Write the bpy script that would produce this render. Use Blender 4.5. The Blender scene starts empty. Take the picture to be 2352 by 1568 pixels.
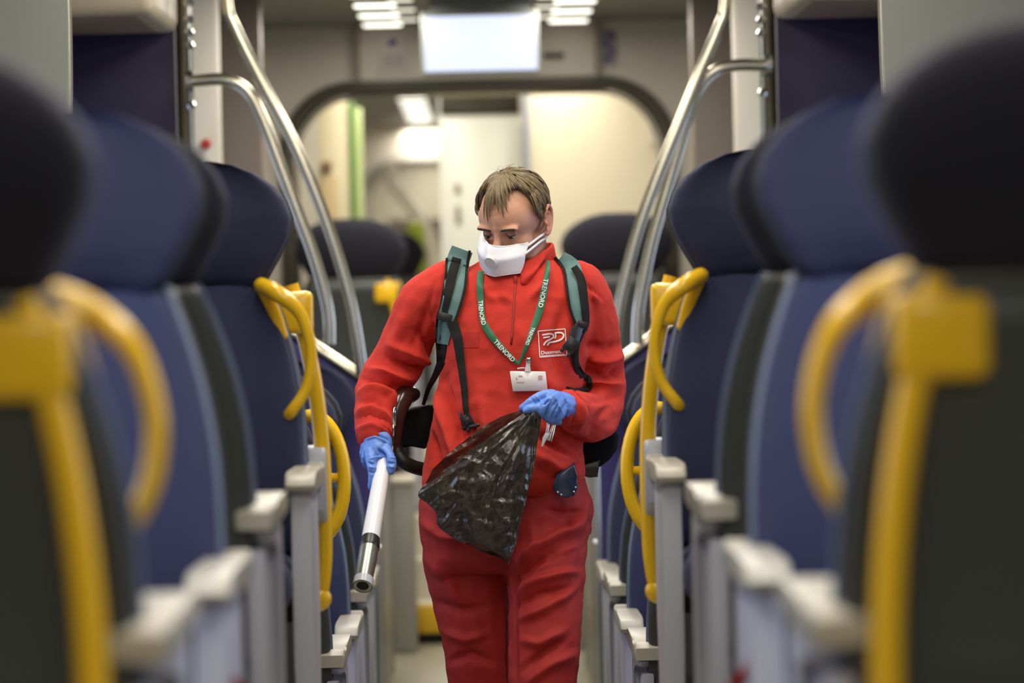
import bpy, bmesh, math, random
from mathutils import Vector, Matrix, noise
from math import pi, sin, cos, radians
random.seed(7)
SC = bpy.context.scene
# ---------------------------------------------------------------- camera
FPX = 8750.0                      # focal length in pixels of a 2352 wide frame
CAMZ = 1.49                       # eye height above the low floor
ROLL = radians(1.3)
_Y = Vector((1105 - 1176, 784 - 627, -FPX)).normalized()
_Z = Vector((-sin(ROLL), cos(ROLL), 0))
_Z = (_Z - _Z.dot(_Y) * _Y).normalized()
_X = _Y.cross(_Z)
CAM = Vector((0, 0, CAMZ))
cd = bpy.data.cameras.new('camera')
cd.sensor_width = 36.0
cd.lens = 36.0 * FPX / 2352
cd.clip_start = 0.1
cd.clip_end = 200
cd.dof.use_dof = True
cd.dof.focus_distance = 8.8
cd.dof.aperture_fstop = 2.9
cam = bpy.data.objects.new('camera', cd)
SC.collection.objects.link(cam)
M3 = Matrix((_X, _Y, _Z))
cam.matrix_world = Matrix.Translation(CAM) @ M3.to_4x4()
SC.camera = cam
# ---------------------------------------------------------------- view and world
SC.view_settings.view_transform = 'Standard'
SC.view_settings.look = 'None'
SC.view_settings.gamma = 1
SC.view_settings.exposure = 0.1
SC.view_settings.use_curve_mapping = False
SC.cycles.use_denoising = True
SC.cycles.max_bounces = 8
SC.cycles.sample_clamp_indirect = 6.0
W = bpy.data.worlds.new('night_outside')
SC.world = W
W.use_nodes = True
W.node_tree.nodes['Background'].inputs[0].default_value = (0.30, 0.36, 0.5, 1)
W.node_tree.nodes['Background'].inputs[1].default_value = 0.25
# ---------------------------------------------------------------- ceiling area lamps (the carriage's own light)
def area(name, x, y, z, sx, sy, power, col=(1, .93, .80), rot=(0, 0, 0)):
    l = bpy.data.lights.new(name, 'AREA')
    l.shape = 'RECTANGLE'; l.size = sx; l.size_y = sy; l.energy = power; l.color = col
    o = bpy.data.objects.new(name, l); SC.collection.objects.link(o)
    o.location = (x, y, z); o.rotation_euler = rot
    return o
ZC = 2.60                         # ceiling height
for (y, p) in ((1.5, 16), (4.2, 16), (6.4, 9), (8.35, 17), (10.3, 12), (12.6, 16), (15.2, 24), (18.0, 19), (21.5, 26), (25.5, 26), (28.5, 22), (33, 14)):
    for s in (-1, 1):
        area('ceiling_lamp_light', s * .40, y, ZC - .06, .3, 1.5, p)
# cool light from the windows on both sides
for (y, p) in ((4.5, 9), (8.6, 8), (12.2, 8)):
    for s in (-1, 1):
        area('window_light', s * 1.30, y, 1.75 if y < 8.2 else 1.35, .8, 1.3, p, (.55, .68, 1.0), (0, s * pi / 2, 0))

# ---------------------------------------------------------------- projection helpers
def at(px, py, Y):
    """the point of the depth plane y=Y seen at a pixel of the 2352x1568 frame"""
    c = Vector(((px - 1176) / FPX, -(py - 784) / FPX, -1.0))
    d = M3 @ c
    return CAM + d * (Y / d.y)
def project(v):
    c = M3.transposed() @ (v - CAM)
    return (1176 + FPX * c.x / -c.z, 784 - FPX * c.y / -c.z)

# ---------------------------------------------------------------- materials
def mat(name, col, rough=.5, metal=0.0, bump=0, bscale=200, coat=0, sheen=0, spec=.5, speck=None, sscale=500, var=0, vscale=3, emit=None, estr=0, alpha=1, trans=0, bdist=.002, noise_detail=3):
    m = bpy.data.materials.new(name); m.use_nodes = True
    nt = m.node_tree; b = nt.nodes['Principled BSDF']
    b.inputs['Base Color'].default_value = (*col, 1)
    b.inputs['Roughness'].default_value = rough
    b.inputs['Metallic'].default_value = metal
    b.inputs['Specular IOR Level'].default_value = spec
    b.inputs['Coat Weight'].default_value = coat
    b.inputs['Coat Roughness'].default_value = .15
    if sheen:
        b.inputs['Sheen Weight'].default_value = sheen
        b.inputs['Sheen Roughness'].default_value = .5
        b.inputs['Sheen Tint'].default_value = (*[min(1, c * 2 + .1) for c in col], 1)
    b.inputs['Alpha'].default_value = alpha
    b.inputs['Transmission Weight'].default_value = trans
    tc = nt.nodes.new('ShaderNodeTexCoord')
    colsock = None
    if var:
        n = nt.nodes.new('ShaderNodeTexNoise'); n.inputs['Scale'].default_value = vscale; n.inputs['Detail'].default_value = 4
        nt.links.new(tc.outputs['Object'], n.inputs['Vector'])
        mx = nt.nodes.new('ShaderNodeMix'); mx.data_type = 'RGBA'
        mx.inputs[6].default_value = (*[c * (1 - var) for c in col], 1)
        mx.inputs[7].default_value = (*[min(1, c * (1 + var)) for c in col], 1)
        nt.links.new(n.outputs['Fac'], mx.inputs[0])
        colsock = mx.outputs[2]
    if speck:
        v = nt.nodes.new('ShaderNodeTexVoronoi'); v.inputs['Scale'].default_value = sscale
        nt.links.new(tc.outputs['Object'], v.inputs['Vector'])
        r = nt.nodes.new('ShaderNodeMath'); r.operation = 'LESS_THAN'; r.inputs[1].default_value = .14
        nt.links.new(v.outputs['Distance'], r.inputs[0])
        mx = nt.nodes.new('ShaderNodeMix'); mx.data_type = 'RGBA'
        if colsock: nt.links.new(colsock, mx.inputs[6])
        else: mx.inputs[6].default_value = (*col, 1)
        mx.inputs[7].default_value = (*speck, 1)
        nt.links.new(r.outputs[0], mx.inputs[0])
        colsock = mx.outputs[2]
    if colsock: nt.links.new(colsock, b.inputs['Base Color'])
    if bump:
        n = nt.nodes.new('ShaderNodeTexNoise'); n.inputs['Scale'].default_value = bscale; n.inputs['Detail'].default_value = noise_detail
        nt.links.new(tc.outputs['Object'], n.inputs['Vector'])
        bp = nt.nodes.new('ShaderNodeBump'); bp.inputs['Strength'].default_value = bump; bp.inputs['Distance'].default_value = bdist
        nt.links.new(n.outputs['Fac'], bp.inputs['Height']); nt.links.new(bp.outputs[0], b.inputs['Normal'])
    if emit:
        b.inputs['Emission Color'].default_value = (*emit, 1); b.inputs['Emission Strength'].default_value = estr
    return m
M = dict(
    headback=mat('headrest_back_cloth', (.008, .008, .018), .9, sheen=.15),
    head=mat('headrest_cloth', (.013, .015, .050), .85, sheen=.3, bump=.3, bscale=700),
    cloth=mat('seat_cloth', (.026, .033, .085), .9, sheen=.25, bump=.3, bscale=600, speck=(.050, .058, .12), sscale=115),
    clothlow=mat('speckled_seat_cloth', (.024, .030, .085), .9, sheen=.25, bump=.3, bscale=600, speck=(.26, .30, .42), sscale=95),
    side=mat('seat_side_cloth', (.050, .050, .058), .9, sheen=.3, speck=(.16, .16, .17), sscale=420),
    shell=mat('seat_shell_plastic', (.044, .046, .040), .42, bump=.1, bscale=300),
    shellb=mat('seat_back_panel', (.055, .064, .064), .45),
    piping=mat('piping', (.13, .17, .27), .5),
    yellow=mat('yellow_plastic', (.93, .55, .008), .28, coat=.4),
    arm=mat('armrest_plastic', (.46, .43, .36), .38),
    post=mat('armrest_post', (.50, .51, .60), .40),
    darkpl=mat('dark_plastic', (.02, .02, .022), .45),
    steel=mat('brushed_steel', (.66, .62, .50), .25, 1.0),
    chrome=mat('polished_steel', (.75, .76, .80), .10, 1.0),
    bronze=mat('dark_anodised', (.13, .11, .075), .35, .7),
    cream=mat('cream_panel', (.56, .52, .43), .38),
    grey=mat('grey_panel', (.34, .33, .30), .42),
    greyd=mat('warm_grey_panel', (.27, .22, .175), .45),
    bluegrey=mat('blue_grey_metal', (.26, .29, .36), .3, .3),
    navy=mat('navy_panel', (.026, .021, .075), .6),
    violet=mat('violet_blue_panel', (.055, .045, .22), .5),
    frost=mat('frosted_screen', (.44, .45, .41), .35),
    floor=mat('floor_vinyl', (.27, .25, .18), .40, var=.12, vscale=20),
    ceil=mat('ceiling_panel', (.20, .195, .175), .5),
    wall=mat('side_wall_panel', (.36, .35, .32), .5),
    rubber=mat('door_rubber', (.075, .068, .048), .4),
    glass=mat('dark_window_glass', (.02, .025, .03), .08, coat=.5),
    red=mat('red_plastic', (.40, .02, .015), .4),
    screen=mat('screen_face', (.05, .05, .06), .3, emit=(.72, .78, 1.0), estr=1.12),
    tvframe=mat('monitor_frame', (.20, .22, .21), .4),
    lamp=mat('lamp_diffuser', (.9, .9, .85), .4, emit=(1, .95, .82), estr=3.0),
    dark=mat('black_matte', (.010, .010, .010), .7),
    hivis=mat('hi_vis_cloth', (.50, .62, .06), .7),
    green=mat('green_glass_edge', (.10, .22, .03), .3, emit=None),
    greenl=mat('pale_green_glass', (.40, .48, .20), .25),
    wood=mat('tan_panel', (.50, .38, .20), .5),
    stepy=mat('yellow_step_paint', (.75, .46, .02), .45),
    purple=mat('purple_ink', (.06, .04, .25), .5),
)

# ---------------------------------------------------------------- object helpers
def link(name, me, m, parent=None, loc=None):
    o = bpy.data.objects.new(name, me)
    SC.collection.objects.link(o)
    if m is not None and len(me.materials) == 0: me.materials.append(m)
    if parent: o.parent = parent
    if loc: o.location = loc
    return o
def tag(o, label, cat, group=None):
    o['label'] = label; o['category'] = cat
    if group: o['group'] = group
    return o
def empty(name, loc, label, cat, group=None):
    o = bpy.data.objects.new(name, None); SC.collection.objects.link(o)
    o.location = loc; o.empty_display_size = .05
    return tag(o, label, cat, group)
def mesh_from(bm, smooth=True, name='m', recalc=True):
    if recalc: bmesh.ops.recalc_face_normals(bm, faces=bm.faces)
    me = bpy.data.meshes.new(name); bm.to_mesh(me); bm.free()
    if smooth:
        for p in me.polygons: p.use_smooth = True
    return me
def sharp(me, ang=35):
    try: me.set_sharp_from_angle(angle=radians(ang))
    except Exception: pass
    return me
def local(me, origin):
    me.transform(Matrix.Translation(-Vector(origin))); return me
def box(bm, x0, x1, y0, y1, z0, z1, bev=0, seg=2):
    r = bmesh.ops.create_cube(bm, size=1)
    vs = r['verts']
    for v in vs:
        v.co = Vector(((x0 + x1) / 2 + v.co.x * (x1 - x0), (y0 + y1) / 2 + v.co.y * (y1 - y0), (z0 + z1) / 2 + v.co.z * (z1 - z0)))
    if bev:
        es = list({e for v in vs for e in v.link_edges})
        bmesh.ops.bevel(bm, geom=es, offset=bev, segments=seg, profile=.5, affect='EDGES')
    return bm
def boxme(x0, x1, y0, y1, z0, z1, bev=0, seg=2):
    bm = bmesh.new(); box(bm, min(x0, x1), max(x0, x1), min(y0, y1), max(y0, y1), z0, z1, bev, seg)
    return sharp(mesh_from(bm), 40)
def prism(bm, pts, axis, a0, a1, bev=0, seg=2):
    """outline pts (2D) extruded along axis 'x','y' or 'z' from a0 to a1"""
    def mk(p, a):
        if axis == 'x': return Vector((a, p[0], p[1]))
        if axis == 'y': return Vector((p[0], a, p[1]))
        return Vector((p[0], p[1], a))
    A = [bm.verts.new(mk(p, a0)) for p in pts]; B = [bm.verts.new(mk(p, a1)) for p in pts]
    n = len(pts); fs = []
    f0 = bm.faces.new(A); f1 = bm.faces.new(B[::-1])
    for i in range(n): fs.append(bm.faces.new((A[i], B[i], B[(i + 1) % n], A[(i + 1) % n])))
    if bev:
        es = list(f0.edges) + list(f1.edges)
        bmesh.ops.bevel(bm, geom=es, offset=bev, segments=seg, profile=.5, affect='EDGES')
    return bm
def catmull(pts, n=8):
    P = [Vector(p) for p in pts]
    if len(P) < 3: return [P[0].lerp(P[-1], i / n) for i in range(n + 1)]
    out = []
    for i in range(len(P) - 1):
        p0 = P[i - 1] if i else P[0] * 2 - P[1]; p1 = P[i]; p2 = P[i + 1]
        p3 = P[i + 2] if i + 2 < len(P) else P[-1] * 2 - P[-2]
        for k in range(n):
            t = k / n
            out.append(.5 * ((2 * p1) + (p2 - p0) * t + (2 * p0 - 5 * p1 + 4 * p2 - p3) * t * t + (3 * p1 - p0 - 3 * p2 + p3) * t ** 3))
    out.append(P[-1]); return out
def lerpl(vals, t):
    """piecewise linear value list over t in 0..1"""
    if not isinstance(vals, (list, tuple)): return vals
    f = t * (len(vals) - 1); i = min(int(f), len(vals) - 2); f -= i
    return vals[i] * (1 - f) + vals[i + 1] * f
def tube(bm, path, rad, n=12, cap=True, flat=1.0, up=None, round_ends=False):
    """swept tube with a radius list; flat<1 squashes the section along 'up'"""
    P = [Vector(p) for p in path]; N = len(P)
    T = [((P[min(i + 1, N - 1)] - P[max(i - 1, 0)]).normalized()) for i in range(N)]
    u = Vector(up) if up else Vector((0, 0, 1))
    if abs(T[0].dot(u)) > .95 and not up: u = Vector((1, 0, 0))
    rings = []; a = (u - u.dot(T[0]) * T[0]).normalized()
    L = [0]
    for i in range(1, N): L.append(L[-1] + (P[i] - P[i - 1]).length)
    tot = L[-1] or 1
    frames = []
    for i in range(N):
        if up: a = (u - u.dot(T[i]) * T[i]).normalized()
        else: a = (a - a.dot(T[i]) * T[i]).normalized()
        frames.append((P[i], T[i], a.copy(), T[i].cross(a), lerpl(rad, L[i] / tot)))
    if round_ends:
        pre = []; post = []
        for k in range(3):
            th = pi / 2 * (k + .35) / 3.35
            p, t, aa, bb, r = frames[0]; pre.append((p - t * r * cos(th), t, aa, bb, r * sin(th)))
            p, t, aa, bb, r = frames[-1]; post.append((p + t * r * cos(th), t, aa, bb, r * sin(th)))
        frames = pre + frames + post[::-1]
    for (p, t, aa, bb, r) in frames:
        rings.append([bm.verts.new(p + (aa * cos(2 * pi * k / n) * flat + bb * sin(2 * pi * k / n)) * r) for k in range(n)])
    for i in range(len(rings) - 1):
        for k in range(n):
            bm.faces.new((rings[i][k], rings[i][(k + 1) % n], rings[i + 1][(k + 1) % n], rings[i + 1][k]))
    if cap:
        bm.faces.new(rings[0][::-1]); bm.faces.new(rings[-1])
    return bm
def tubeme(path, rad, n=12, **k):
    bm = bmesh.new(); tube(bm, path, rad, n, **k); return sharp(mesh_from(bm), 50)
def loft(bm, rings, cap=True, closed=True):
    R = [[bm.verts.new(p) for p in r] for r in rings]; n = len(R[0])
    for i in range(len(R) - 1):
        for k in range(n if closed else n - 1):
            bm.faces.new((R[i][k], R[i][(k + 1) % n], R[i + 1][(k + 1) % n], R[i + 1][k]))
    if cap:
        bm.faces.new(R[0][::-1]); bm.faces.new(R[-1])
    return bm
def ellring(c, rx, ry, n=24, p=2.0):
    out = []
    for k in range(n):
        a = 2 * pi * k / n; ca, sa = cos(a), sin(a)
        out.append(Vector((c[0] + rx * math.copysign(abs(ca) ** (2 / p), ca), c[1] + ry * math.copysign(abs(sa) ** (2 / p), sa), c[2])))
    return out
def ball(bm, c, r, rot=None, seg=20):
    if not isinstance(r, (tuple, list)): r = (r, r, r)
    mt = Matrix.Translation(Vector(c)) @ (rot.to_4x4() if rot else Matrix.Identity(4)) @ Matrix.Diagonal((*r, 1))
    bmesh.ops.create_uvsphere(bm, u_segments=seg, v_segments=seg // 2 + 2, radius=1, matrix=mt)
def baked(bm, mods, name='baked'):
    """apply modifiers to a mesh and return the result"""
    me = mesh_from(bm); o = bpy.data.objects.new(name, me); SC.collection.objects.link(o)
    for (t, kw) in mods:
        md = o.modifiers.new(t, t)
        for k, v in kw.items(): setattr(md, k, v)
    dg = bpy.context.evaluated_depsgraph_get()
    r = bpy.data.meshes.new_from_object(o.evaluated_get(dg))
    bpy.data.objects.remove(o); bpy.data.meshes.remove(me)
    for p in r.polygons: p.use_smooth = True
    return r
def voxel(bm, size, smooth=4, fac=.5):
    return baked(bm, [('REMESH', dict(mode='VOXEL', voxel_size=size)), ('SMOOTH', dict(factor=fac, iterations=smooth))])
def mb(name, mt, parent, fn, *a, **k):
    bm = bmesh.new(); fn(bm, *a, **k); return link(name, sharp(mesh_from(bm), 40), mt, parent)
# ================================================================ the carriage
ZU = .49                          # height of the upper floors
HW = 1.37                         # half width inside
def struct(name, me, m):
    o = link(name, me, m); o['kind'] = 'structure'; return o
def sbox(name, m, *a, **k): return struct(name, boxme(*a, **k), m)
bm = bmesh.new()
box(bm, -HW, HW, -2, 8.15, ZU - .6, ZU); box(bm, -HW, -.355, 8.15, 8.2, ZU - .6, ZU); box(bm, .355, HW, 8.15, 8.2, ZU - .6, ZU)
struct('floor_upper', mesh_from(bm, False), M['floor'])
sbox('floor_lower', M['floor'], -HW, HW, 8.15, 15.35, -.1, 0)
sbox('floor_far', M['floor'], -HW, HW, 15.95, 34, ZU - .6, ZU)
bm = bmesh.new()
for i, (a, b) in enumerate(((8.15, 8.40), (8.40, 8.62))): box(bm, -.30, .30, a, b, 0, .327 - i * .163, .006)
struct('trim_1', mesh_from(bm, False), M['grey'])
bm = bmesh.new()
for i in range(3): box(bm, -HW, HW, 15.35 + i * .2, 15.97, .05 if i == 0 else .163 * i - .01, .163 * (i + 1), .004)
struct('trim_2', mesh_from(bm, False), M['cream'])
sbox('trim_3', M['dark'], -HW, HW, 15.36, 15.96, 0, .05)
st = tag(link('step_nosing', boxme(-.42, .42, 15.325, 15.352, .045, .160, .003), M['stepy']), 'yellow painted riser of the first far step behind the legs', 'step')
sbox('ceiling', M['ceil'], -HW, HW, -2, 34, ZC, ZC + .05)
for s, nm in ((-1, 'left'), (1, 'right')):
    sbox('wall_' + nm, M['wall'], s * HW, s * (HW + .06), -2, 34, -.1, ZC)
# windows
wi = 1
for s in (-1, 1):
    for (a, b, lo, hi) in ((2.6, 4.2, 1.35, 2.1), (4.6, 6.2, 1.35, 2.1), (6.5, 8.0, 1.35, 2.1), (8.6, 10.6, .95, 1.75), (12.0, 12.9, .9, 1.9)):
        struct('window_%d' % wi, boxme(s * (HW - .012), s * HW, a, b, lo, hi, .004), M['glass']); wi += 1
# end wall of the camera side
sbox('wall_near', M['grey'], -HW, HW, -2.05, -2, 0, ZC)

# arched bulkhead at Y, opening half width w, top ht
def arch_wall(nm, Y, tn):
    w, top, r = .855, CAMZ + .835, .30
    arc = [(-w, ZU - .05)] + [(-w + r - r * cos(a), top - r + r * sin(a)) for a in [pi / 2 * i / 10 for i in range(11)]]
    arc = arc + [(-p[0], p[1]) for p in arc[::-1]]
    outer = [(-HW, ZU - .05)] + [(-HW, ZU + (ZC - ZU) * i / 5) for i in range(1, 6)]
    # build as strips between arc and rectangle
    bm = bmesh.new()
    def target(p):
        if p[1] < top - r: return (math.copysign(HW, p[0]), p[1])
        dx, dz = p[0], p[1] - (top - r)
        return (math.copysign(min(HW, abs(p[0]) * HW / (w * .80)), p[0]), ZC)
    A = [bm.verts.new((p[0], Y, p[1])) for p in arc]; B = []
    for p in arc:
        t = target(p); B.append(bm.verts.new((t[0], Y, t[1])))
    for i in range(len(arc) - 1): bm.faces.new((A[i], A[i + 1], B[i + 1], B[i]))

    ext = bmesh.ops.extrude_face_region(bm, geom=list(bm.faces))
    for v in [g for g in ext['geom'] if isinstance(g, bmesh.types.BMVert)]: v.co.y += .12
    struct(nm, mesh_from(bm, False), mat(nm + '_paint', (.68, .63, .54), .4))
    path = [Vector((p[0], Y - .02, p[1])) for p in arc]
    bm = bmesh.new(); tube(bm, path, .042, 10, flat=.75)
    struct('trim_%d' % tn, mesh_from(bm), M['rubber'] if tn == 4 else M['grey'])
    bm = bmesh.new(); tube(bm, [Vector((p[0] * .955, Y - .0, CAMZ + (p[1] - CAMZ) * .965)) for p in arc], .018, 10)
    struct('trim_%d' % (tn + 1), mesh_from(bm), M['steel'])
arch_wall('wall_far_arch', 17.0, 4)
arch_wall('wall_second_arch', 28.0, 6)
# beams above the far arch: panel joints
for i, x in enumerate((-.53, .54)):
    sbox('trim_%d' % (8 + i), M['greyd'], x - .012, x + .012, 16.955, 17.0, CAMZ + .88, ZC)
# transverse bulkheads flanking the stair head, the vestibule and beyond
def pair(nm, m, x0, x1, y0, y1, z0, z1, bev=.004):
    for s, side in ((-1, 'left'), (1, 'right')):
        sbox('wall_%s_%s' % (nm, side), m, s * x0, s * x1, y0, y1, z0, z1, bev)
pair('navy', M['navy'], .925, HW, 11.70, 11.75, 0, ZC)
pair('cream_post', M['cream'], .875, HW, 13.0, 13.06, 0, ZC, .02)
pair('vestibule', M['greyd'], .815, HW, 14.5, 14.56, 0, ZC, .02)
# bulkhead edges: dark anodised posts
for s, side in ((-1, 'left'), (1, 'right')):
    o = link('bulkhead_post', tubeme([(0, 0, 0), (0, 0, ZC)], .022, 16), M['bronze'], None, (s * .90, 11.722, 0))
    tag(o, 'dark metal post along the %s navy bulkhead edge' % side, 'post')
# frosted draught screens behind the last raised seats
for s, side in ((-1, 'left'), (1, 'right')):
    r = empty('draught_screen', (s * 1.1, 8.12, ZU), 'pale grey draught screen panel at the upper %s edge' % side, 'screen panel')
    bm = bmesh.new()
    x0 = .868
    pts = [(s * x0, ZC - ZU), (s * (x0 - .004), 1.55), (s * (x0 + .004), 1.28), (s * (x0 + .03), 1.1), (s * (x0 + .06), .9), (s * HW, .9), (s * HW, ZC - ZU)]
    pts = [(p[0] - s * 1.1, p[1]) for p in pts]
    prism(bm, pts, 'y', -.012, .012)
    link('panel', mesh_from(bm, False), M['frost'], r)
    bm = bmesh.new(); tube(bm, [Vector((p[0], 0, p[1])) for p in catmull([(a[0], 0, a[1]) for a in pts[:5]], 5) for p in [(p.x, p.z)]], .0065, 8)
    link('edge_trim', mesh_from(bm), M['steel'], r)
    box(b2 := bmesh.new(), min(s * .9, s * HW) - s * 1.1, max(s * .9, s * HW) - s * 1.1, -.02, .02, 0, .92)
    link('lower_panel', mesh_from(b2, False), M['grey'], r)
# overhead luggage box in front of the navy bulkhead
for s, side in ((-1, 'left'), (1, 'right')):
    r = empty('luggage_box', (s * 1.135, 11.24, CAMZ + .755), 'cream overhead luggage box above the %s navy panel' % side, 'luggage rack')
    bm = bmesh.new(); box(bm, -.225, .225, -.45, .44, 0, ZC - CAMZ - .755, .035, 4)
    link('casing', mesh_from(bm), mat('box_cream', (.62, .54, .38), .4), r)
    bm = bmesh.new(); box(bm, -.17, .17, -.36, .36, -.004, .004, .002)
    link('underside_panel', mesh_from(bm), mat('rack_underside', (.30, .22, .16), .5), r)
# low violet partitions with a sloping steel capping rail and stair handrails
for s, side in ((-1, 'left'), (1, 'right')):
    r = empty('stair_partition', (s * .6, 11.5, 0), 'violet blue low partition at the %s of the stair head' % side, 'partition')
    bm = bmesh.new()
    pts = [(s * .345, 0), (s * .345, 1.15), (s * .56, 1.29), (s * .92, 1.45), (s * .92, 0)]
    prism(bm, [(p[0] - s * .6, p[1]) for p in pts], 'y', -.015, .015)
    link('panel', mesh_from(bm, False), M['violet'], r)
    bm = bmesh.new(); tube(bm, [Vector((s * (a - .6), 0, b)) for a, b in ((.335, 1.145), (.37, 1.18), (.56, 1.315), (.92, 1.47))], .023, 14)
    link('capping_rail', mesh_from(bm), M['steel'], r)
    bm = bmesh.new(); tube(bm, [(s * (.345 - .6), 0, 0), (s * (.345 - .6), 0, 1.13)], .014, 12)
    link('edge_post', mesh_from(bm), M['bluegrey'], r)
def rail_pts(L, Y, s):
    """left hand picture points mirrored for the right side"""
    out = []
    for (px, py) in L:
        p = at(px, py, Y)
        out.append(Vector((p.x, Y, p.z)))
    return out
RA = {-1: [(443, 186), (517, 183), (567, 208), (602, 270), (642, 375), (687, 495), (717, 575), (744, 665), (756, 730), (757, 790)],
      1: [(1757, 150), (1690, 150), (1640, 164), (1600, 212), (1568, 310), (1530, 440), (1497, 555), (1471, 680), (1464, 740), (1463, 790)]}
RB = {-1: [(515, -60), (521, 0), (540, 65), (602, 190), (667, 312), (722, 437), (768, 562), (806, 695), (826, 810), (832, 862)],
      1: [(1674, -60), (1667, 0), (1652, 62), (1607, 168), (1560, 285), (1511, 405), (1464, 535), (1425, 690), (1412, 790), (1408, 830)]}
for s, side in ((-1, 'left'), (1, 'right')):
    P = rail_pts(RA[s], 11.45, s)
    o = local(tubeme(catmull(P, 6), .0185, 14), P[-1])
    r = empty('handrail', P[-1], 'steel handrail curving from the post on the %s down to the partition' % side, 'handrail', 'curved stair handrails')
    link('rail', o, M['steel'], r)
    link('wall_flange', local(tubeme([P[0] - Vector((.0, 0, 0)), P[0] + Vector((s * .02, 0, 0))], .034, 16), P[-1]), M['chrome'], r)
    P = rail_pts(RB[s], 11.40, s)
    P[0] = Vector((P[0].x, 11.4, ZC))
    r = empty('handrail', P[-1], 'long steel handrail dropping from the ceiling on the %s, nearer the aisle' % side, 'handrail', 'curved stair handrails')
    link('rail', local(tubeme(catmull(P, 6), .0185, 14), P[-1]), M['steel'], r)
    link('ceiling_flange', local(tubeme([P[0] - Vector((0, 0, .02)), P[0]], .034, 16), P[-1]), M['chrome'], r)
    # slim chrome rod beside the bulkhead post with clamps
    r = empty('chrome_rod', (s * .87, 11.6, 0), 'slim chrome rod with clamps beside the %s dark bulkhead post' % side, 'rod')
    link('rod', tubeme([(0, 0, .0), (0, 0, ZC)], .009, 12), M['chrome'], r)
    for z in (2.02, 2.20, 2.24, 2.28, 2.33):
        link('clamp', tubeme([(0, 0, z - .012), (0, 0, z), (0, 0, z + .012)], [.010, .017, .010], 12), M['chrome'], r)
o = link('alarm_button', tubeme([(0, 0, 0), (0, -.03, 0), (0, -.035, 0)], [.019, .019, .012], 14), M['red'], None, at(473, 331, 12.99))
tag(o, 'small red button on the left cream post', 'button')
# longitudinal grey side screens of the vestibule with posts
for s, side in ((-1, 'left'), (1, 'right')):
    r = empty('side_screen', (s * .375, 13.0, 0), 'grey waist-high side screen beside the lower aisle on the %s' % side, 'screen panel')
    bm = bmesh.new(); box(bm, -.012, .012, -1.3, 1.3, .02, .96, .004); link('panel', mesh_from(bm), M['grey'], r)
    bm = bmesh.new(); box(bm, -.018, .018, -1.3, 1.3, .94, .99, .01); link('top_rail', mesh_from(bm), M['bluegrey'], r)
    for y in (-1.3, 0, 1.3):
        link('upright', tubeme([(0, y, 0), (0, y, .98)], .017, 12), M['bluegrey'], r)
    bm = bmesh.new(); ball(bm, (-s * .02, -.6, .60), .014); link('screw', mesh_from(bm), M['chrome'], r)
# ceiling lamps: short cross-wise diffusers in two long rows
diff = boxme(-.085, .085, -.05, .05, -.012, .0, .006)
frm = boxme(-.10, .10, -.065, .065, -.006, .012, .004)
ORD = 'first second third fourth fifth sixth seventh eighth ninth tenth eleventh twelfth thirteenth fourteenth fifteenth sixteenth seventeenth eighteenth nineteenth twentieth twenty-first twenty-second twenty-third twenty-fourth twenty-fifth twenty-sixth twenty-seventh twenty-eighth twenty-ninth thirtieth thirty-first thirty-second'.split()
k = 0
for i in range(44):
    y = 11.4 + i * .6 if i < 36 else None
    if y is None or y > 33 or y < 15.0 or 16.9 < y < 17.15 or 27.9 < y < 28.2: continue
    for s, side in ((-1, 'left'), (1, 'right')):
        inner = (i % 2)
        r = empty('ceiling_light', (s * .41, y, ZC), 'white ceiling lamp strip, %s of the %s row counted from the monitor' % (ORD[k], side), 'light', 'lamp strips in the %s ceiling row' % side)
        link('diffuser', diff, M['lamp'], r); link('frame', frm, M['ceil'], r)
    k += 1
for y in (15.3, 15.9, 16.5):  # inner strips: dim glow added for the reflection of the lamp rows
    for s, side in ((-1, 'left'), (1, 'right')):
        r = empty('ceiling_light', (s * .30, y, ZC), 'dimmer %s glowing strip for the lamp reflection beside the monitor, %s inner row' % ({15.3: 'nearest', 15.9: 'middle', 16.5: 'farthest'}[y], side), 'light', 'dimmer inner strips for the lamp reflection, %s' % side)
        link('diffuser', boxme(-.05, .05, -.035, .035, -.012, 0, .006), mat('reflection_glow', (.8, .8, .7), .4, emit=(1, .95, .8), estr=1.2) if (y, s) == (15.3, -1) else bpy.data.materials['reflection_glow'], r)
        link('frame', boxme(-.06, .06, -.045, .045, -.006, .01, .004), M['ceil'], r)
# monitor
r = empty('monitor', (0, 15.0, ZC), 'lit pale blue screen hanging from the ceiling above the arch', 'monitor')
c = at(1104, 100, 15.0)
hw, hh = .220, .108
bm = bmesh.new(); box(bm, c.x - hw - .014, c.x + hw + .010, -.02, .05, c.z - hh - .014 - ZC, c.z + hh + .02 - ZC, .01); link('housing', mesh_from(bm), M['tvframe'], r)
bm = bmesh.new(); box(bm, c.x - hw, c.x + hw, -.026, -.018, c.z - hh - ZC, c.z + hh - ZC, .002); link('display', mesh_from(bm), M['screen'], r)
bm = bmesh.new(); box(bm, c.x - .2, c.x + .2, .0, .04, c.z + hh + .01 - ZC, 0); link('bracket', mesh_from(bm), M['tvframe'], r)
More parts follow.
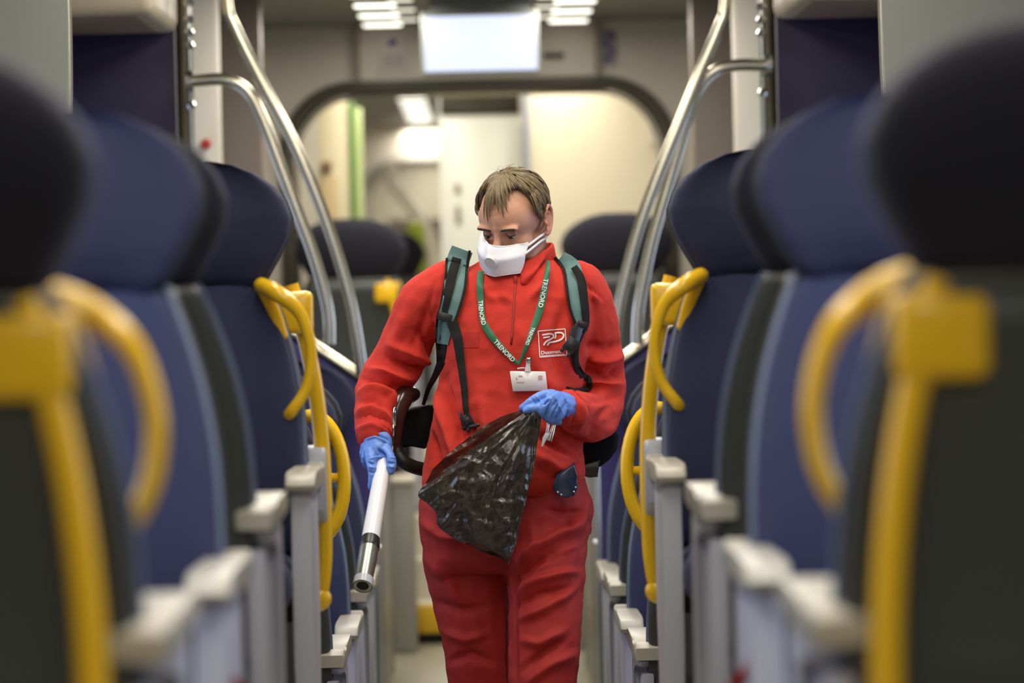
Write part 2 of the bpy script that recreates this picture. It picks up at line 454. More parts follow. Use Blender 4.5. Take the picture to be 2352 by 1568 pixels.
# stickers over the arch
o = link('sign', boxme(-.07, .07, -.002, 0, -.10, .07, 0), mat('white_sticker', (.62, .58, .52), .5), None, at(903, 115, 16.99)); tag(o, 'pale notice with a purple mark over the arch, left of the monitor', 'sign')
bm = bmesh.new(); ball(bm, (.0, -.004, .035), (.02, .002, .014)); ball(bm, (-.012, -.004, .028), (.012, .002, .01)); link('mark', mesh_from(bm), M['purple'], o)
bm = bmesh.new()
for i in range(3): box(bm, -.045, .045, -.004, -.002, -.03 - i * .02, -.022 - i * .02)
link('text_lines', mesh_from(bm), mat('faint_ink', (.45, .40, .45), .6), o)
o = link('sign', boxme(-.03, .03, -.002, 0, -.08, .08, 0), mat('grey_sticker', (.40, .37, .38), .5), None, at(1400, 110, 16.99)); tag(o, 'narrow notice with dark purple print over the arch, right of the monitor', 'sign')
bm = bmesh.new()
for i in range(4): ball(bm, (.006 * (-1) ** i, -.003, .055 - i * .034), (.02, .001, .014))
link('mark', mesh_from(bm), M['purple'], o)
o = link('wall_slot', boxme(-.045, .045, -.01, 0, -.012, .012, .003), M['rubber'], None, at(1272, 127, 16.99)); tag(o, 'small dark slot in the wall right of the monitor', 'slot')
# beyond the arch
def pbox(name, m, px0, px1, py0, py1, Y, th=.05):
    a = at(px0, py1, Y); b = at(px1, py0, Y)
    return struct(name, boxme(min(a.x, b.x), max(a.x, b.x), Y, Y + th, min(a.z, b.z), max(a.z, b.z)), m)
a = at(1222, 800, 18.6)
sbox('wall_cabin', mat('cabin_wall', (.64, .57, .42), .42), a.x, HW, 18.6, 18.66, ZU, ZC)
sbox('trim_10', M['bluegrey'], a.x - .012, a.x + .012, 18.57, 18.6, ZU, ZC)
sbox('trim_11', M['cream'], at(1490, 300, 18.59).x, at(1512, 300, 18.59).x, 18.585, 18.6, CAMZ + .6, CAMZ + .72)
# cabinet door with grille
r = empty('cabinet', ((at(1012, 500, 19).x + a.x) / 2, 19.0, ZU), 'tall white equipment cabinet with a dark grille beyond the arch', 'cabinet')
w = (a.x - at(1012, 500, 19).x) / 2; H = ZC - ZU
bm = bmesh.new(); box(bm, -w, w, 0, .5, 0, H, .006); link('body', mesh_from(bm), mat('cabinet_white', (.74, .74, .68), .35), r)
bm = bmesh.new(); box(bm, -w + .03, w - .02, -.015, 0, .08, CAMZ + .745 - ZU, .006); link('door', mesh_from(bm), mat('cabinet_door', (.68, .69, .62), .32), r)
bm = bmesh.new(); box(bm, -w + .01, w - .03, -.02, .0, CAMZ + .79 - ZU, CAMZ + .885 - ZU, .003)
for i in range(5): box(bm, -w + .012, w - .032, -.03, -.015, CAMZ + .80 + i * .018 - ZU, CAMZ + .806 + i * .018 - ZU)
link('grille', mesh_from(bm), mat('grille_dark', (.05, .045, .025), .5), r)
for z in (CAMZ + .40 - ZU, CAMZ + .25 - ZU):
    bm = bmesh.new(); box(bm, -w + .075, -w + .10, -.03, -.01, z, z + .05 if z > CAMZ + .3 - ZU else z + .09, .004); link('handle', mesh_from(bm), M['greyd'], r)
# glass door leaf with green edge, left
p = at(815, 400, 18.2)
r = empty('glass_door', (p.x, 18.2, ZU), 'glass door leaf with green edges beyond the arch on the left', 'door')
bm = bmesh.new(); box(bm, .006, .04, -.01, .01, 0, CAMZ + .80 - ZU, .003); link('pane_edge', mesh_from(bm), M['greenl'], r)
bm = bmesh.new(); box(bm, -.022, .006, -.014, .014, 0, CAMZ + .83 - ZU, .003); link('green_seal', mesh_from(bm), M['green'], r)
bm = bmesh.new(); box(bm, -.17, -.022, .0, .012, 0, CAMZ + .83 - ZU, .003); link('frame_stile', mesh_from(bm), mat('warm_cream', (.62, .55, .36), .45), r)
bm = bmesh.new(); box(bm, -.17, -.08, -.01, 0, .3, CAMZ + .48 - ZU, .003); link('lower_panel', mesh_from(bm), M['wood'], r)
bm = bmesh.new(); box(bm, -.155, -.11, -.02, -.005, CAMZ + .49 - ZU, CAMZ + .55 - ZU, .01); link('door_switch', mesh_from(bm), mat('brown_box', (.16, .08, .04), .5), r)
sbox('wall_gangway', M['cream'], -HW, p.x - .17, 18.2, 18.26, ZU, ZC)
# far carriage: end wall, rail, seats' hi vis cover
sbox('wall_end', mat('end_wall', (.60, .56, .44), .5), -HW, HW, 34, 34.05, 0, ZC)
sbox('wall_end_panel', M['greyd'], -.75, .2, 31.0, 31.05, ZU, CAMZ + .45)
pts = [at(893, 375, 24.0), at(905, 425, 24.0), at(940, 470, 24.0), at(985, 540, 24.0), at(1003, 640, 24.0)]
r = empty('handrail', (pts[-1].x, 24, ZU), 'broad cream rail slanting down in the far carriage', 'handrail')
link('rail', local(tubeme(catmull(pts + [Vector((pts[-1].x, 24, ZU))], 6), .042, 12), (pts[-1].x, 24, ZU)), mat('pale_rail', (.80, .74, .60), .35), r)

for s, side, a, b in ((-1, 'left', .285, .375), (1, 'right', .32, .42)):
    r = empty('step_cabinet', (s * (a + b) / 2, 15.0, 0), 'narrow grey cabinet beside the far steps on the %s' % side, 'cabinet')
    bm = bmesh.new(); box(bm, -(b - a) / 2, (b - a) / 2, 0, .30, 0, .66, .01); link('body', mesh_from(bm), M['grey'], r)
    bm = bmesh.new(); box(bm, -(b - a) / 2 - .004, (b - a) / 2 + .004, -.01, .31, .66, .69, .01); link('top', mesh_from(bm), M['cream'], r)
# ================================================================ seats
# local frame: x along the seat's width (aisle side negative for a right hand seat), front towards -y, z up from its floor
SW = [ # z, half width, y centre, half depth, inner shift
    (.42, .243, -.01, .055), (.50, .245, -.02, .055), (.60, .245, -.022, .055), (.70, .243, -.015, .053), (.78, .236, .0, .05),
    (.86, .220, .02, .048), (.93, .198, .04, .046), (.975, .180, .055, .042), (.99, .172, .06, .034)]
HD = [(.985, .160, .062, .045), (1.00, .176, .064, .062), (1.04, .200, .068, .074), (1.085, .222, .078, .078), (1.12, .226, .086, .076), (1.155, .214, .096, .070),
      (1.185, .190, .104, .062), (1.21, .156, .110, .052), (1.228, .112, .113, .040), (1.238, .06, .115, .02)]
def side_c(cs, sgn, fc):
    return cs
def seat_ring(z, hw, yc, hd, n=36, p=3.6, wing=0.0):
    out = []
    for k in range(n):
        a = 2 * pi * k / n; ca, sa = cos(a), sin(a)
        x = hw * math.copysign(abs(ca) ** (2 / p), ca); y = hd * math.copysign(abs(sa) ** (2 / p), sa)
        u = abs(x) / hw
        y -= wing * max(0, u - .45) ** 2 * 3.3
        out.append(Vector((x, yc + y, z)))
    return out
_cache = {}
def cached(key, fn):
    if key not in _cache: _cache[key] = fn()
    return _cache[key]
def flip(me, fc, sx=1):
    """fc=-1 turns the seat to face away; sx mirrors the width"""
    if fc < 0: me.transform(Matrix.Diagonal((1, -1, 1, 1)))
    if sx < 0: me.transform(Matrix.Diagonal((-1, 1, 1, 1)))
    if (fc < 0) != (sx < 0): me.flip_normals()
    return me
def M_head(fc):
    bm = bmesh.new()
    secs = catmull([(a[0], a[1], 0) for a in HD], 3)
    rings = []
    for i in range(len(HD) * 3 - 2):
        t = i / 3; j = min(int(t), len(HD) - 2); f = t - j
        v = [HD[j][q] * (1 - f) + HD[j + 1][q] * f for q in range(4)]
        rings.append(seat_ring(*v, wing=.05))
    loft(bm, rings)
    return flip(mesh_from(bm), fc)
def M_headback(fc):
    bm = bmesh.new(); rings = []
    for i in range(len(HD) * 2 - 1):
        t = i / 2; j = min(int(t), len(HD) - 2); f = t - j
        v = [HD[j][q] * (1 - f) + HD[j + 1][q] * f for q in range(4)]
        rings.append(seat_ring(v[0], v[1] * .995 + .001, v[2] + v[3] * .55, v[3] * .62 + .004, p=3.0))
    loft(bm, rings)
    return flip(mesh_from(bm), fc)
def M_back(fc):
    bm = bmesh.new()
    loft(bm, [seat_ring(a, b, c - .012, d, wing=.035) for a, b, c, d in SW])
    me = baked(bm, [('SUBSURF', dict(levels=1, render_levels=1))])
    return flip(me, fc)
def M_shell(fc):
    bm = bmesh.new()
    loft(bm, [seat_ring(a - .03 if i == 0 else a, b + .006, c + .045, .030, p=4) for i, (a, b, c, d) in enumerate([(.34, .24, -.02, 0)] + SW)])
    return flip(mesh_from(bm), fc)
def M_shellpanel(fc):
    bm = bmesh.new()
    loft(bm, [seat_ring(a, b - .025, c + .069, .010, p=6) for a, b, c, d in SW[1:-1]])
    return flip(mesh_from(bm), fc)
def M_seat(fc):
    bm = bmesh.new()
    box(bm, -.235, .235, -.52, -.05, .345, .455, .045, 5)
    for v in bm.verts: v.co.z += .02 * min(1, (-.05 - v.co.y) / .4)
    return flip(mesh_from(bm), fc)
def M_base(fc):
    bm = bmesh.new()
    prism(bm, [(-.44, .345), (-.02, .345), (.02, .40), (.03, .30), (-.10, .22), (-.14, 0), (-.36, 0), (-.38, .22)], 'x', -.17, .17, .008)
    return flip(mesh_from(bm, False), fc)
def M_pip(fc, sx):
    bm = bmesh.new()
    tube(bm, catmull([(-(b + .002), c - .012 - d * .2 - .02, a) for a, b, c, d in SW], 3), .0055, 8)
    return flip(mesh_from(bm), fc, sx)
ARM = [(a, b - .036) for a, b in [(.055, .655), (.055, .628), (.02, .626), (-.26, .628), (-.34, .630), (-.375, .630), (-.405, .630), (-.418, .634), (-.422, .642), (-.410, .656), (-.375, .662), (-.30, .664), (-.08, .664), (-.055, .650), (-.01, .650), (.0, .664), (.035, .664)]]
def M_arm(fc, sx, x=-.253):
    bm = bmesh.new(); prism(bm, ARM if fc > 0 else [(a, b + .028) for a, b in ARM], 'x', x - .029, x + .029, .007, 3)
    return flip(sharp(mesh_from(bm), 40), fc, sx)
def M_post(fc, sx, x=-.253):
    bm = bmesh.new()
    prism(bm, [(-.385, .602), (-.40, .45), (-.385, .25), (-.33, .0), (-.22, .0), (-.25, .2), (-.28, .40), (-.27, .57), (-.20, .59), (-.0, .60), (.03, .615), (-.04, .61), (-.33, .602)], 'x', x - .019, x + .019, .005)
    return flip(sharp(mesh_from(bm), 40), fc, sx)
def M_plate(fc, sx, x=-.253):
    bm = bmesh.new()
    prism(bm, [(-.03, .585), (-.10, .55), (-.16, .35), (-.16, .05), (-.05, .02), (.05, .30), (.055, .59)], 'x', x - .013, x + .013, .005)
    return flip(sharp(mesh_from(bm), 40), fc, sx)
def M_hub(fc, sx, x=-.253):
    bm = bmesh.new(); prism(bm, [(.07, .655), (.20, .655), (.215, .64), (.205, .53), (.16, .50), (.10, .50), (.062, .53), (.058, .64)], 'x', x - .030, x + .030, .008, 3)
    return flip(sharp(mesh_from(bm), 40), fc, sx)
def M_arc(fc, sx):
    # grab arc on the front side of the backrest's aisle edge, bulging into the aisle
    bm = bmesh.new(); y = -.085
    P = [(-.155, y + .05, .985), (-.19, y, .968), (-.232, y, .93), (-.252, y, .87), (-.252, y, .82), (-.24, y, .775), (-.212, y + .0, .735), (-.20, y + .04, .722)]
    P = [(p[0] - .012, p[1], p[2]) for p in P]
    tube(bm, catmull(P, 5), [.017, .017, .0125, .0115, .0115, .0115, .0135], 12, up=(0, 1, 0), flat=1.1)
    tube(bm, catmull([(-.168, y + .05, .985), (-.192, y + .06, .93), (-.206, y + .06, .885)], 4), [.015, .012], 10, round_ends=True)
    return flip(mesh_from(bm), fc, sx)
def M_bar(fc, sx, dx):
    # vertical grab bar on the shell side
    bm = bmesh.new(); y = .115
    P = [(-.20, y, .985), (-.212, y, .94), (-.238, y, .82), (-.253, y, .70), (-.258, y, .58), (-.256, y, .45), (-.252, y, .40), (-.245, y, .362), (-.235, y, .35)]
    tube(bm, catmull([(p[0] + dx, p[1], p[2]) for p in P], 5), [.0165, .0165, .0165, .0165, .018], 14)
    box(bm, -.245 + dx, -.150 + dx, y - .035, y + .02, .885, .972, .014, 3)
    box(bm, -.168 + dx, -.13, y - .06, y + .0, .925, .975, .01, 3)
    tube(bm, [(-.243 + dx, y, .346), (-.215 + dx, y - .01, .340), (-.15, y - .03, .340)], [.026, .020, .018], 14, round_ends=True)
    return flip(sharp(mesh_from(bm), 50), fc, sx)
def M_ring(fc, sx):
    bm = bmesh.new(); y = .09; cx, cz, rx, rz = -.222, 1.045, .070, .138
    P = [(cx - rx * cos(a), y, cz + rz * sin(a)) for a in [radians(100 - i * 10) for i in range(24)]]
    tube(bm, P, .0155, 12, up=(0, 1, 0), flat=1.15)
    tube(bm, [(cx - rx + .005, y, cz - .0), (cx + .06, y - .02, cz - .0)], .010, 10)
    tube(bm, [P[-1], (cx + .06, y - .03, cz - rz + .015)], .013, 10)
    return flip(mesh_from(bm), fc, sx)
def make_seat(side, fc, Y, z0, place, label, group, arc=False, bar=False, dx=0, ring=False, hub=False, window=False, red=False, low=False):
    s = -1 if side == 'left' else 1
    x = s * (.605 if not window else 1.108)
    r = empty('train_seat', (x, Y, z0), label, 'seat', group)
    sx = s                                  # aisle side is -x on the right, +x on the left
    link('headrest', cached(('h', fc), lambda: M_head(fc)), M['head'], r)
    link('headrest_back', cached(('hbk', fc), lambda: M_headback(fc)), M['headback'], r)
    link('backrest', cached(('b', fc), lambda: M_back(fc)), M['side'] if low and fc > 0 else M['cloth'], r)
    sh = link('back_shell', cached(('s', fc), lambda: M_shell(fc)), M['clothlow'] if low and fc < 0 else M['shell'], r)
    link('back_panel', cached(('sp', fc), lambda: M_shellpanel(fc)), M['clothlow'] if low and fc < 0 else M['shellb'], sh)
    link('seat', cached(('c', fc), lambda: M_seat(fc)), M['cloth'], r)
    link('base', cached(('ba', fc), lambda: M_base(fc)), M['darkpl'], r)
    if not window:
        link('piping', cached(('p', fc, sx), lambda: M_pip(fc, sx)), M['darkpl'] if low else M['piping'], r)
        ar = link('armrest', cached(('a', fc, sx), lambda: M_arm(fc, sx)), M['arm'], r)
        link('armrest_post', cached(('ap', fc, sx), lambda: M_post(fc, sx)), M['post'], r)
        link('side_plate', cached(('pl', fc, sx), lambda: M_plate(fc, sx)), M['post'], r)
    if hub: link('pivot_cover', cached(('hb', fc, sx), lambda: M_hub(fc, sx)), M['post'], r)
    if arc:
        o = link('grab_arc', cached(('arc', fc, sx), lambda: M_arc(fc, sx)), M['yellow'], r); o['label'] = 'curved yellow grab handle'
    if bar:
        o = link('grab_bar', cached(('bar', fc, sx, dx), lambda: M_bar(fc, sx, dx)), M['yellow'], r); o['label'] = 'upright yellow grab bar'
    if ring:
        o = link('grab_ring', cached(('rg', fc, sx), lambda: M_ring(fc, sx)), M['yellow'], r); o['label'] = 'round yellow grab handle'
    if red:
        o = link('release_strap', flip(tubeme([(-.245, -.30, .52), (-.30, -.20, .43), (-.33, -.12, .36)], [.010, .014, .010], 10, flat=.5), fc, sx), M['red'], r); o['label'] = 'red strap under the seat'
    return r
UP = 'upper seats beside the aisle'; LO = 'lower seats beside the aisle'
rows = [
    (-1, 3.85, ZU, 'nearest and most blurred, facing away with a full yellow bar', dict(arc=True, bar=True, dx=.043), UP),
    (1, 5.18, ZU, 'facing the camera, second row from the camera', dict(red=True), UP),
    (-1, 5.80, ZU, 'facing away with a dark shell, third row from the camera', dict(), UP),
    (1, 7.62, ZU, 'last raised row, facing the camera with yellow bar and arc', dict(arc=True, bar=True, dx=-.018, hub=True), UP),
    (-1, 8.52, 0, 'low and facing away, with a round yellow handle', dict(ring=True, low=True), LO),
    (1, 9.78, 0, 'low and facing the camera beside the worker', dict(low=True), LO),
    (-1, 10.22, 0, 'low and facing away just behind the worker', dict(low=True), LO),
    (1, 11.30, 0, 'low and facing the camera against the violet partition', dict(low=True), LO),
]
for side in ('left', 'right'):
    for fc, Y, z0, desc, kw, grp in rows:
        make_seat(side, fc, Y, z0, None, 'navy %s aisle seat, %s' % (side, desc), grp, **kw)
        if Y < 8: make_seat(side, fc, Y, z0, None, 'navy %s window seat, %s' % (side, desc.split(',')[0] if 'nearest' in desc else desc.split(' with')[0]), 'upper seats beside the windows', window=True)
    # beyond the far steps
    for fc, Y, d in ((-1, 15.98, 'front of the far raised section'), (-1, 16.75, 'far raised section, behind the first one')):
        r = make_seat(side, fc, Y, ZU, None, 'dark blurred %s seat, %s' % (side, d), 'far raised seats', bar=(fc < 0), window=False, dx=.05)
        r.location.x = (.545 if side == 'left' else .575) * (-1 if side == 'left' else 1)
    r = make_seat(side, -1, 15.98, ZU, None, 'dark blurred %s window seat in the far raised section' % side, 'far raised seats', window=True)
    r.location.x = (-1 if side == 'left' else 1) * 1.09
# far carriage: seat with a yellow green cover
r = make_seat('left', -1, 20.5, ZU, None, 'small dark seat seen through the arch, behind the yellow-green cover', 'seats in the far carriage')
r.location.x = -.52
p = at(955, 560, 20.42)
bm = bmesh.new(); box(bm, -.052, .052, -.04, .04, -.16, .12, .035, 4)
for v in bm.verts: v.co.x *= 1 - v.co.z * .9
tag(link('hi_vis_jacket', mesh_from(bm), M['hivis'], None, p), 'yellow-green cloth hanging between the far seats, left of the head', 'jacket')
# ================================================================ the worker
YP = 8.87
S = FPX / YP                                    # pixels per metre at the worker
def P(px, py, d=0): return at(px, py, YP + d)
PM = dict(
    skin=mat('skin', (.50, .25, .155), .60, bump=.15, bscale=90, var=.10, vscale=14),
    lip=mat('eyelid_skin', (.36, .16, .10), .5),
    hair=mat('brown_hair', (.085, .058, .028), .50, var=.35, vscale=60, spec=.4),
    brow=mat('eyebrow_hair', (.055, .034, .02), .8),
    eyew=mat('eye_white', (.5, .45, .4), .2), eyed=mat('eye_dark', (.02, .015, .012), .15),
    fleece=mat('red_fleece', (.53, .028, .015), .92, sheen=.35, bump=.5, bscale=420, bdist=.0016),
    fleeced=mat('red_fleece_patch', (.42, .020, .012), .9),
    zip=mat('red_zip', (.33, .018, .012), .6),
    cotton=mat('red_cotton', (.37, .013, .008), .75, bump=.25, bscale=300, sheen=.1),
    glove=mat('blue_nitrile', (.13, .27, .74), .42, bump=.25, bscale=110, bdist=.003),
    mask=mat('white_mask', (.80, .80, .84), .7), valve=mat('mask_valve', (.62, .60, .58), .45),
    strap=mat('black_webbing', (.010, .009, .008), .8, bump=.3, bscale=500, spec=.25),
    teal=mat('teal_padding', (.10, .19, .19), .7, bump=.4, bscale=60, var=.25, vscale=25),
    buckle=mat('black_buckle', (.020, .020, .022), .35),
    pack=mat('black_backpack', (.004, .004, .005), .8, bump=.2, bscale=200, spec=.2),
    brown=mat('dark_brown_plastic', (.045, .022, .018), .22, coat=.4),
    hose=mat('black_hose', (.015, .015, .014), .4),
    lany=mat('green_lanyard', (.015, .13, .055), .6), ink=mat('white_ink', (.78, .78, .74), .6),
    badge=mat('badge_white', (.80, .76, .74), .25, coat=.6), badgef=mat('badge_faint_print', (.60, .42, .38), .5),
    white=mat('white_tube', (.82, .82, .86), .25, coat=.3), metal=mat('grey_nozzle', (.42, .41, .36), .28, .85),
    leather=mat('dark_blue_case', (.015, .032, .075), .25, coat=.5), stud=mat('steel_stud', (.8, .8, .8), .15, 1),
    shoe=mat('black_shoe', (.015, .015, .015), .5),
)
# ---- sculpting helpers ---------------------------------------------------
def seg_dist(p, a, b):
    ax, ay = a; bx, by = b; dx, dy = bx - ax, by - ay; L = dx * dx + dy * dy or 1
    t = max(0, min(1, ((p[0] - ax) * dx + (p[1] - ay) * dy) / L))
    return math.hypot(p[0] - ax - t * dx, p[1] - ay - t * dy), t
def sculpt(me, strokes, nz=None, back=False):
    """cloth folds: each stroke is (points, width px, height m) laid over the front of the garment"""
    me.update()
    nrm = [v.normal.copy() for v in me.vertices]
    box_ = [(min(q[0] for q in s[0]) - 3 * s[1], max(q[0] for q in s[0]) + 3 * s[1], min(q[1] for q in s[0]) - 3 * s[1], max(q[1] for q in s[0]) + 3 * s[1]) for s in strokes]
    for v, n in zip(me.vertices, nrm):
        d = 0
        w = max(0, min(1, (-n.y + .15) / .5))
        if w > 0:
            p = project(v.co)
            for (pts, wd, h), bb in zip(strokes, box_):
                if not (bb[0] < p[0] < bb[1] and bb[2] < p[1] < bb[3]): continue
                best = 1e9; bt = 0; m = len(pts) - 1
                for i in range(m):
                    q, t = seg_dist(p, pts[i], pts[i + 1])
                    if q < best: best = q; bt = (i + t) / m
                if best < 3 * wd:
                    d += 2.2 * w * h * math.exp(-(best / wd) ** 2) * min(1, .25 + 3.2 * min(bt, 1 - bt))
        if nz:
            for (fx, fy, fz, amp, ridge) in nz:
                k = noise.noise(Vector((v.co.x * fx, v.co.y * fy, v.co.z * fz)))
                d += amp * ((1 - abs(k) * 2.5) * .5 if ridge else k)
        v.co += n * d
def limb(bm, pts, n=16):
    """pts: (px, py, depth, radius m) smooth tapering limb"""
    path = [P(a, b, c) for a, b, c, r in pts]
    path = catmull(path, 5); rad = [q[3] for q in pts]
    rr = catmull([(r, 0, 0) for r in rad], 5)
    tube_var(bm, path, [q.x for q in rr], n)
def tube_var(bm, path, radii, n=16):
    N = len(path); T = [((path[min(i + 1, N - 1)] - path[max(i - 1, 0)]).normalized()) for i in range(N)]
    a = Vector((1, 0, 0)) if abs(T[0].x) < .8 else Vector((0, 0, 1))
    fr = []
    for i in range(N):
        a = (a - a.dot(T[i]) * T[i]).normalized(); fr.append((path[i], T[i], a.copy(), T[i].cross(a), radii[i]))
    pre, post = [], []
    for k in range(4):
        th = pi / 2 * (k + .3) / 4.3
        p, t, aa, bb, r = fr[0]; pre.append((p - t * r * cos(th), t, aa, bb, r * sin(th)))
        p, t, aa, bb, r = fr[-1]; post.append((p + t * r * cos(th), t, aa, bb, r * sin(th)))
    fr = pre + fr + post[::-1]
    R = [[bm.verts.new(p + (aa * cos(2 * pi * k / n) + bb * sin(2 * pi * k / n)) * r) for k in range(n)] for (p, t, aa, bb, r) in fr]
    for i in range(len(R) - 1):
        for k in range(n): bm.faces.new((R[i][k], R[i][(k + 1) % n], R[i + 1][(k + 1) % n], R[i + 1][k]))
    bm.faces.new(R[0][::-1]); bm.faces.new(R[-1])
def torso_sec(rows, n=28, p=2.3):
    """rows: (py, left px, right px, depth centre, half depth)"""
    rr = catmull([(a, b, c) for a, b, c, d, e in rows], 4); dd = catmull([(d, e, 0) for a, b, c, d, e in rows], 4)
    rings = []
    for q, w in zip(rr, dd):
        A = P(q.y, q.x, w.x); B = P(q.z, q.x, w.x)
        rings.append(ellring(((A.x + B.x) / 2, YP + w.x, (A.z + B.z) / 2), (B.x - A.x) / 2, w.y, n, p))
    return rings
PERSON = empty('person', (P(1165, 1500).x, YP, 0), 'person in red fleece and red trousers walking down the aisle in a white face mask', 'person')
PO = PERSON.location.copy()
def plink(name, me, m, parent=None, label=None):
    """link a mesh given in world coordinates under the worker (or a part of the worker)"""
    local(me, PO); o = link(name, me, m, parent or PERSON)
    if label: o['label'] = label
    return o
# ---- body: one continuous surface of head, neck, trunk and limbs -----------
HC = P(1179, 503, .03)
HR = Matrix.Rotation(radians(-29), 3, 'Z') @ Matrix.Rotation(radians(27), 3, 'X') @ Matrix.Rotation(radians(3), 3, 'Y')
def Hd(x, y, z): return HC + HR @ Vector((x, y, z))
bm = bmesh.new()
def hb(c, r, seg=24): ball(bm, Hd(*c), r, HR, seg)
hb((0, .012, .024), (.0725, .095, .078), 32)        # skull
hb((0, -.030, .020), (.066, .062, .066))            # forehead
hb((0, -.035, -.040), (.058, .055, .075))           # face
hb((0, -.045, -.090), (.040, .040, .032))           # jaw
for s in (-1, 1):
    hb((s * .037, -.047, -.033), (.027, .030, .024))    # cheek bones
    hb((s * .029, -.080, .017), (.026, .014, .0085))    # brow ridge
    hb((s * .045, -.01, -.07), (.022, .05, .04))
hb((0, -.084, .018), (.014, .011, .012))
tube(bm, [Hd(0, -.086, .010), Hd(0, -.096, -.012), Hd(0, -.110, -.034)], [.009, .010, .015], 12, round_ends=True)  # nose
hb((0, -.085, -.066), (.024, .012, .012))
tube_var(bm, catmull([Hd(0, .03, -.05), P(1188, 600, .07), P(1190, 660, .07)], 4), [.058] * 9, 18)
head_me = voxel(bm, .0028, 14)
# eye sockets and skin creases
HRi = HR.transposed()
head_me.update(); nn = [v.normal.copy() for v in head_me.vertices]
for v, n in zip(head_me.vertices, nn):
    q = HRi @ (v.co - HC); d = 0
    if q.y < -.03:
        for s in (-1, 1):
            e = ((q.x - s * .030) / .019) ** 2 + ((q.z + .0) / .010) ** 2
            d -= .0075 * math.exp(-e)
            d += .0030 * math.exp(-(((q.x - s * .030) / .014) ** 2 + ((q.z + .012) / .004) ** 2))
            d -= .0018 * math.exp(-(((q.x - s * .008) / .0022) ** 2 + ((q.z - .024) / .010) ** 2))
        for zz in (.050, .062, .074):
            d -= .0009 * math.exp(-((q.z - zz - .002 * sin(q.x * 60)) / .0022) ** 2) * max(0, 1 - abs(q.x) / .045)
    v.co += n * d
# trunk and limbs under the clothes
bm = bmesh.new(); bm.from_mesh(head_me)
loft(bm, torso_sec([(640, 1110, 1265, .07, .06), (670, 1050, 1325, .065, .075), (760, 1055, 1310, .06, .08), (900, 1055, 1285, .06, .08), (1050, 1030, 1300, .05, .085), (1150, 1010, 1310, .05, .09), (1250, 1020, 1300, .05, .08)]))
arm_R = [(1020, 670, .07, .034), (940, 790, .10, .036), (890, 900, .09, .032), (872, 970, .02, .030), (866, 1010, -.04, .026)]
arm_L = [(1345, 675, .07, .034), (1374, 800, .12, .028), (1376, 925, .11, .028), (1340, 945, -.03, .028), (1290, 935, -.15, .026)]
leg_R = [(1075, 1230, .06, .060), (1089, 1400, .06, .055), (1104, 1570, .05, .045), (1105, 1800, .22, .042), (1105, 1985, .44, .035)]
leg_L = [(1255, 1230, .03, .060), (1252, 1400, -.08, .055), (1247, 1570, -.14, .045), (1245, 1800, -.14, .048), (1245, 2020, -.10, .035)]
for L in (arm_R, arm_L, leg_R, leg_L): limb(bm, L)
for f in list(bm.faces): pass
body_me = baked(bm, [('REMESH', dict(mode='VOXEL', voxel_size=.0042)), ('SMOOTH', dict(factor=.5, iterations=2))])
# keep the finely sculpted head, take the trunk from the coarse remesh
cut = P(1188, 628, 0).z
bm = bmesh.new(); bm.from_mesh(body_me)
bmesh.ops.delete(bm, geom=[v for v in bm.verts if v.co.z > cut], context='VERTS')
b2 = bmesh.new(); b2.from_mesh(head_me)
bmesh.ops.delete(b2, geom=[v for v in b2.verts if v.co.z < cut - .006], context='VERTS')
tmp = bpy.data.meshes.new('t'); b2.to_mesh(tmp); b2.free(); bm.from_mesh(tmp)
body = plink('body', mesh_from(bm, recalc=False), PM['skin'])
# ears
for s in (-1, 1):
    bm = bmesh.new()
    c = Hd(s * .074, .012, -.010)
    er = HR @ Matrix.Rotation(radians(s * 22), 3, 'Z') @ Matrix.Rotation(radians(-12), 3, 'X')
    E = lambda x, y, z: c + er @ Vector((s * x, y, z))
    rim = [E(.004, -.010, .012), E(.010, -.006, .028), E(.014, .008, .034), E(.017, .021, .024), E(.016, .024, .006), E(.012, .016, -.012), E(.006, .003, -.026), E(.002, -.006, -.028)]
    tube(bm, catmull(rim, 4), [.0035, .0045, .0045, .0045, .0065], 8, round_ends=True)
    ball(bm, E(.006, .006, .004), (.0045, .019, .026), er @ Matrix.Rotation(radians(s * -18), 3, 'Z'))
    ball(bm, E(.004, -.002, -.022), (.005, .009, .010), er)
    tube(bm, catmull([E(.009, -.002, .022), E(.012, .010, .016), E(.011, .012, .0), E(.007, .004, -.012)], 4), .0032, 8, round_ends=True)
    ball(bm, E(.005, -.010, -.004), (.004, .005, .006), er)
    plink('ear', voxel(bm, .0014, 3), mat('ear_skin', (.52, .22, .14), .5) if s < 0 else bpy.data.materials['ear_skin'], body)
FT = None
from mathutils.bvhtree import BVHTree
FT = BVHTree.FromPolygons([HRi @ (v.co - HC) for v in head_me.vertices], [list(p.vertices) for p in head_me.polygons])
def face_y(x, z):
    h = FT.ray_cast(Vector((x, -.3, z)), Vector((0, 1, 0)))
    return h[0].y if h[0] is not None else None
def face_on(x, z, lift=.0):
    y = face_y(x, z)
    return Hd(x, (y if y is not None else -.05) - lift, z)
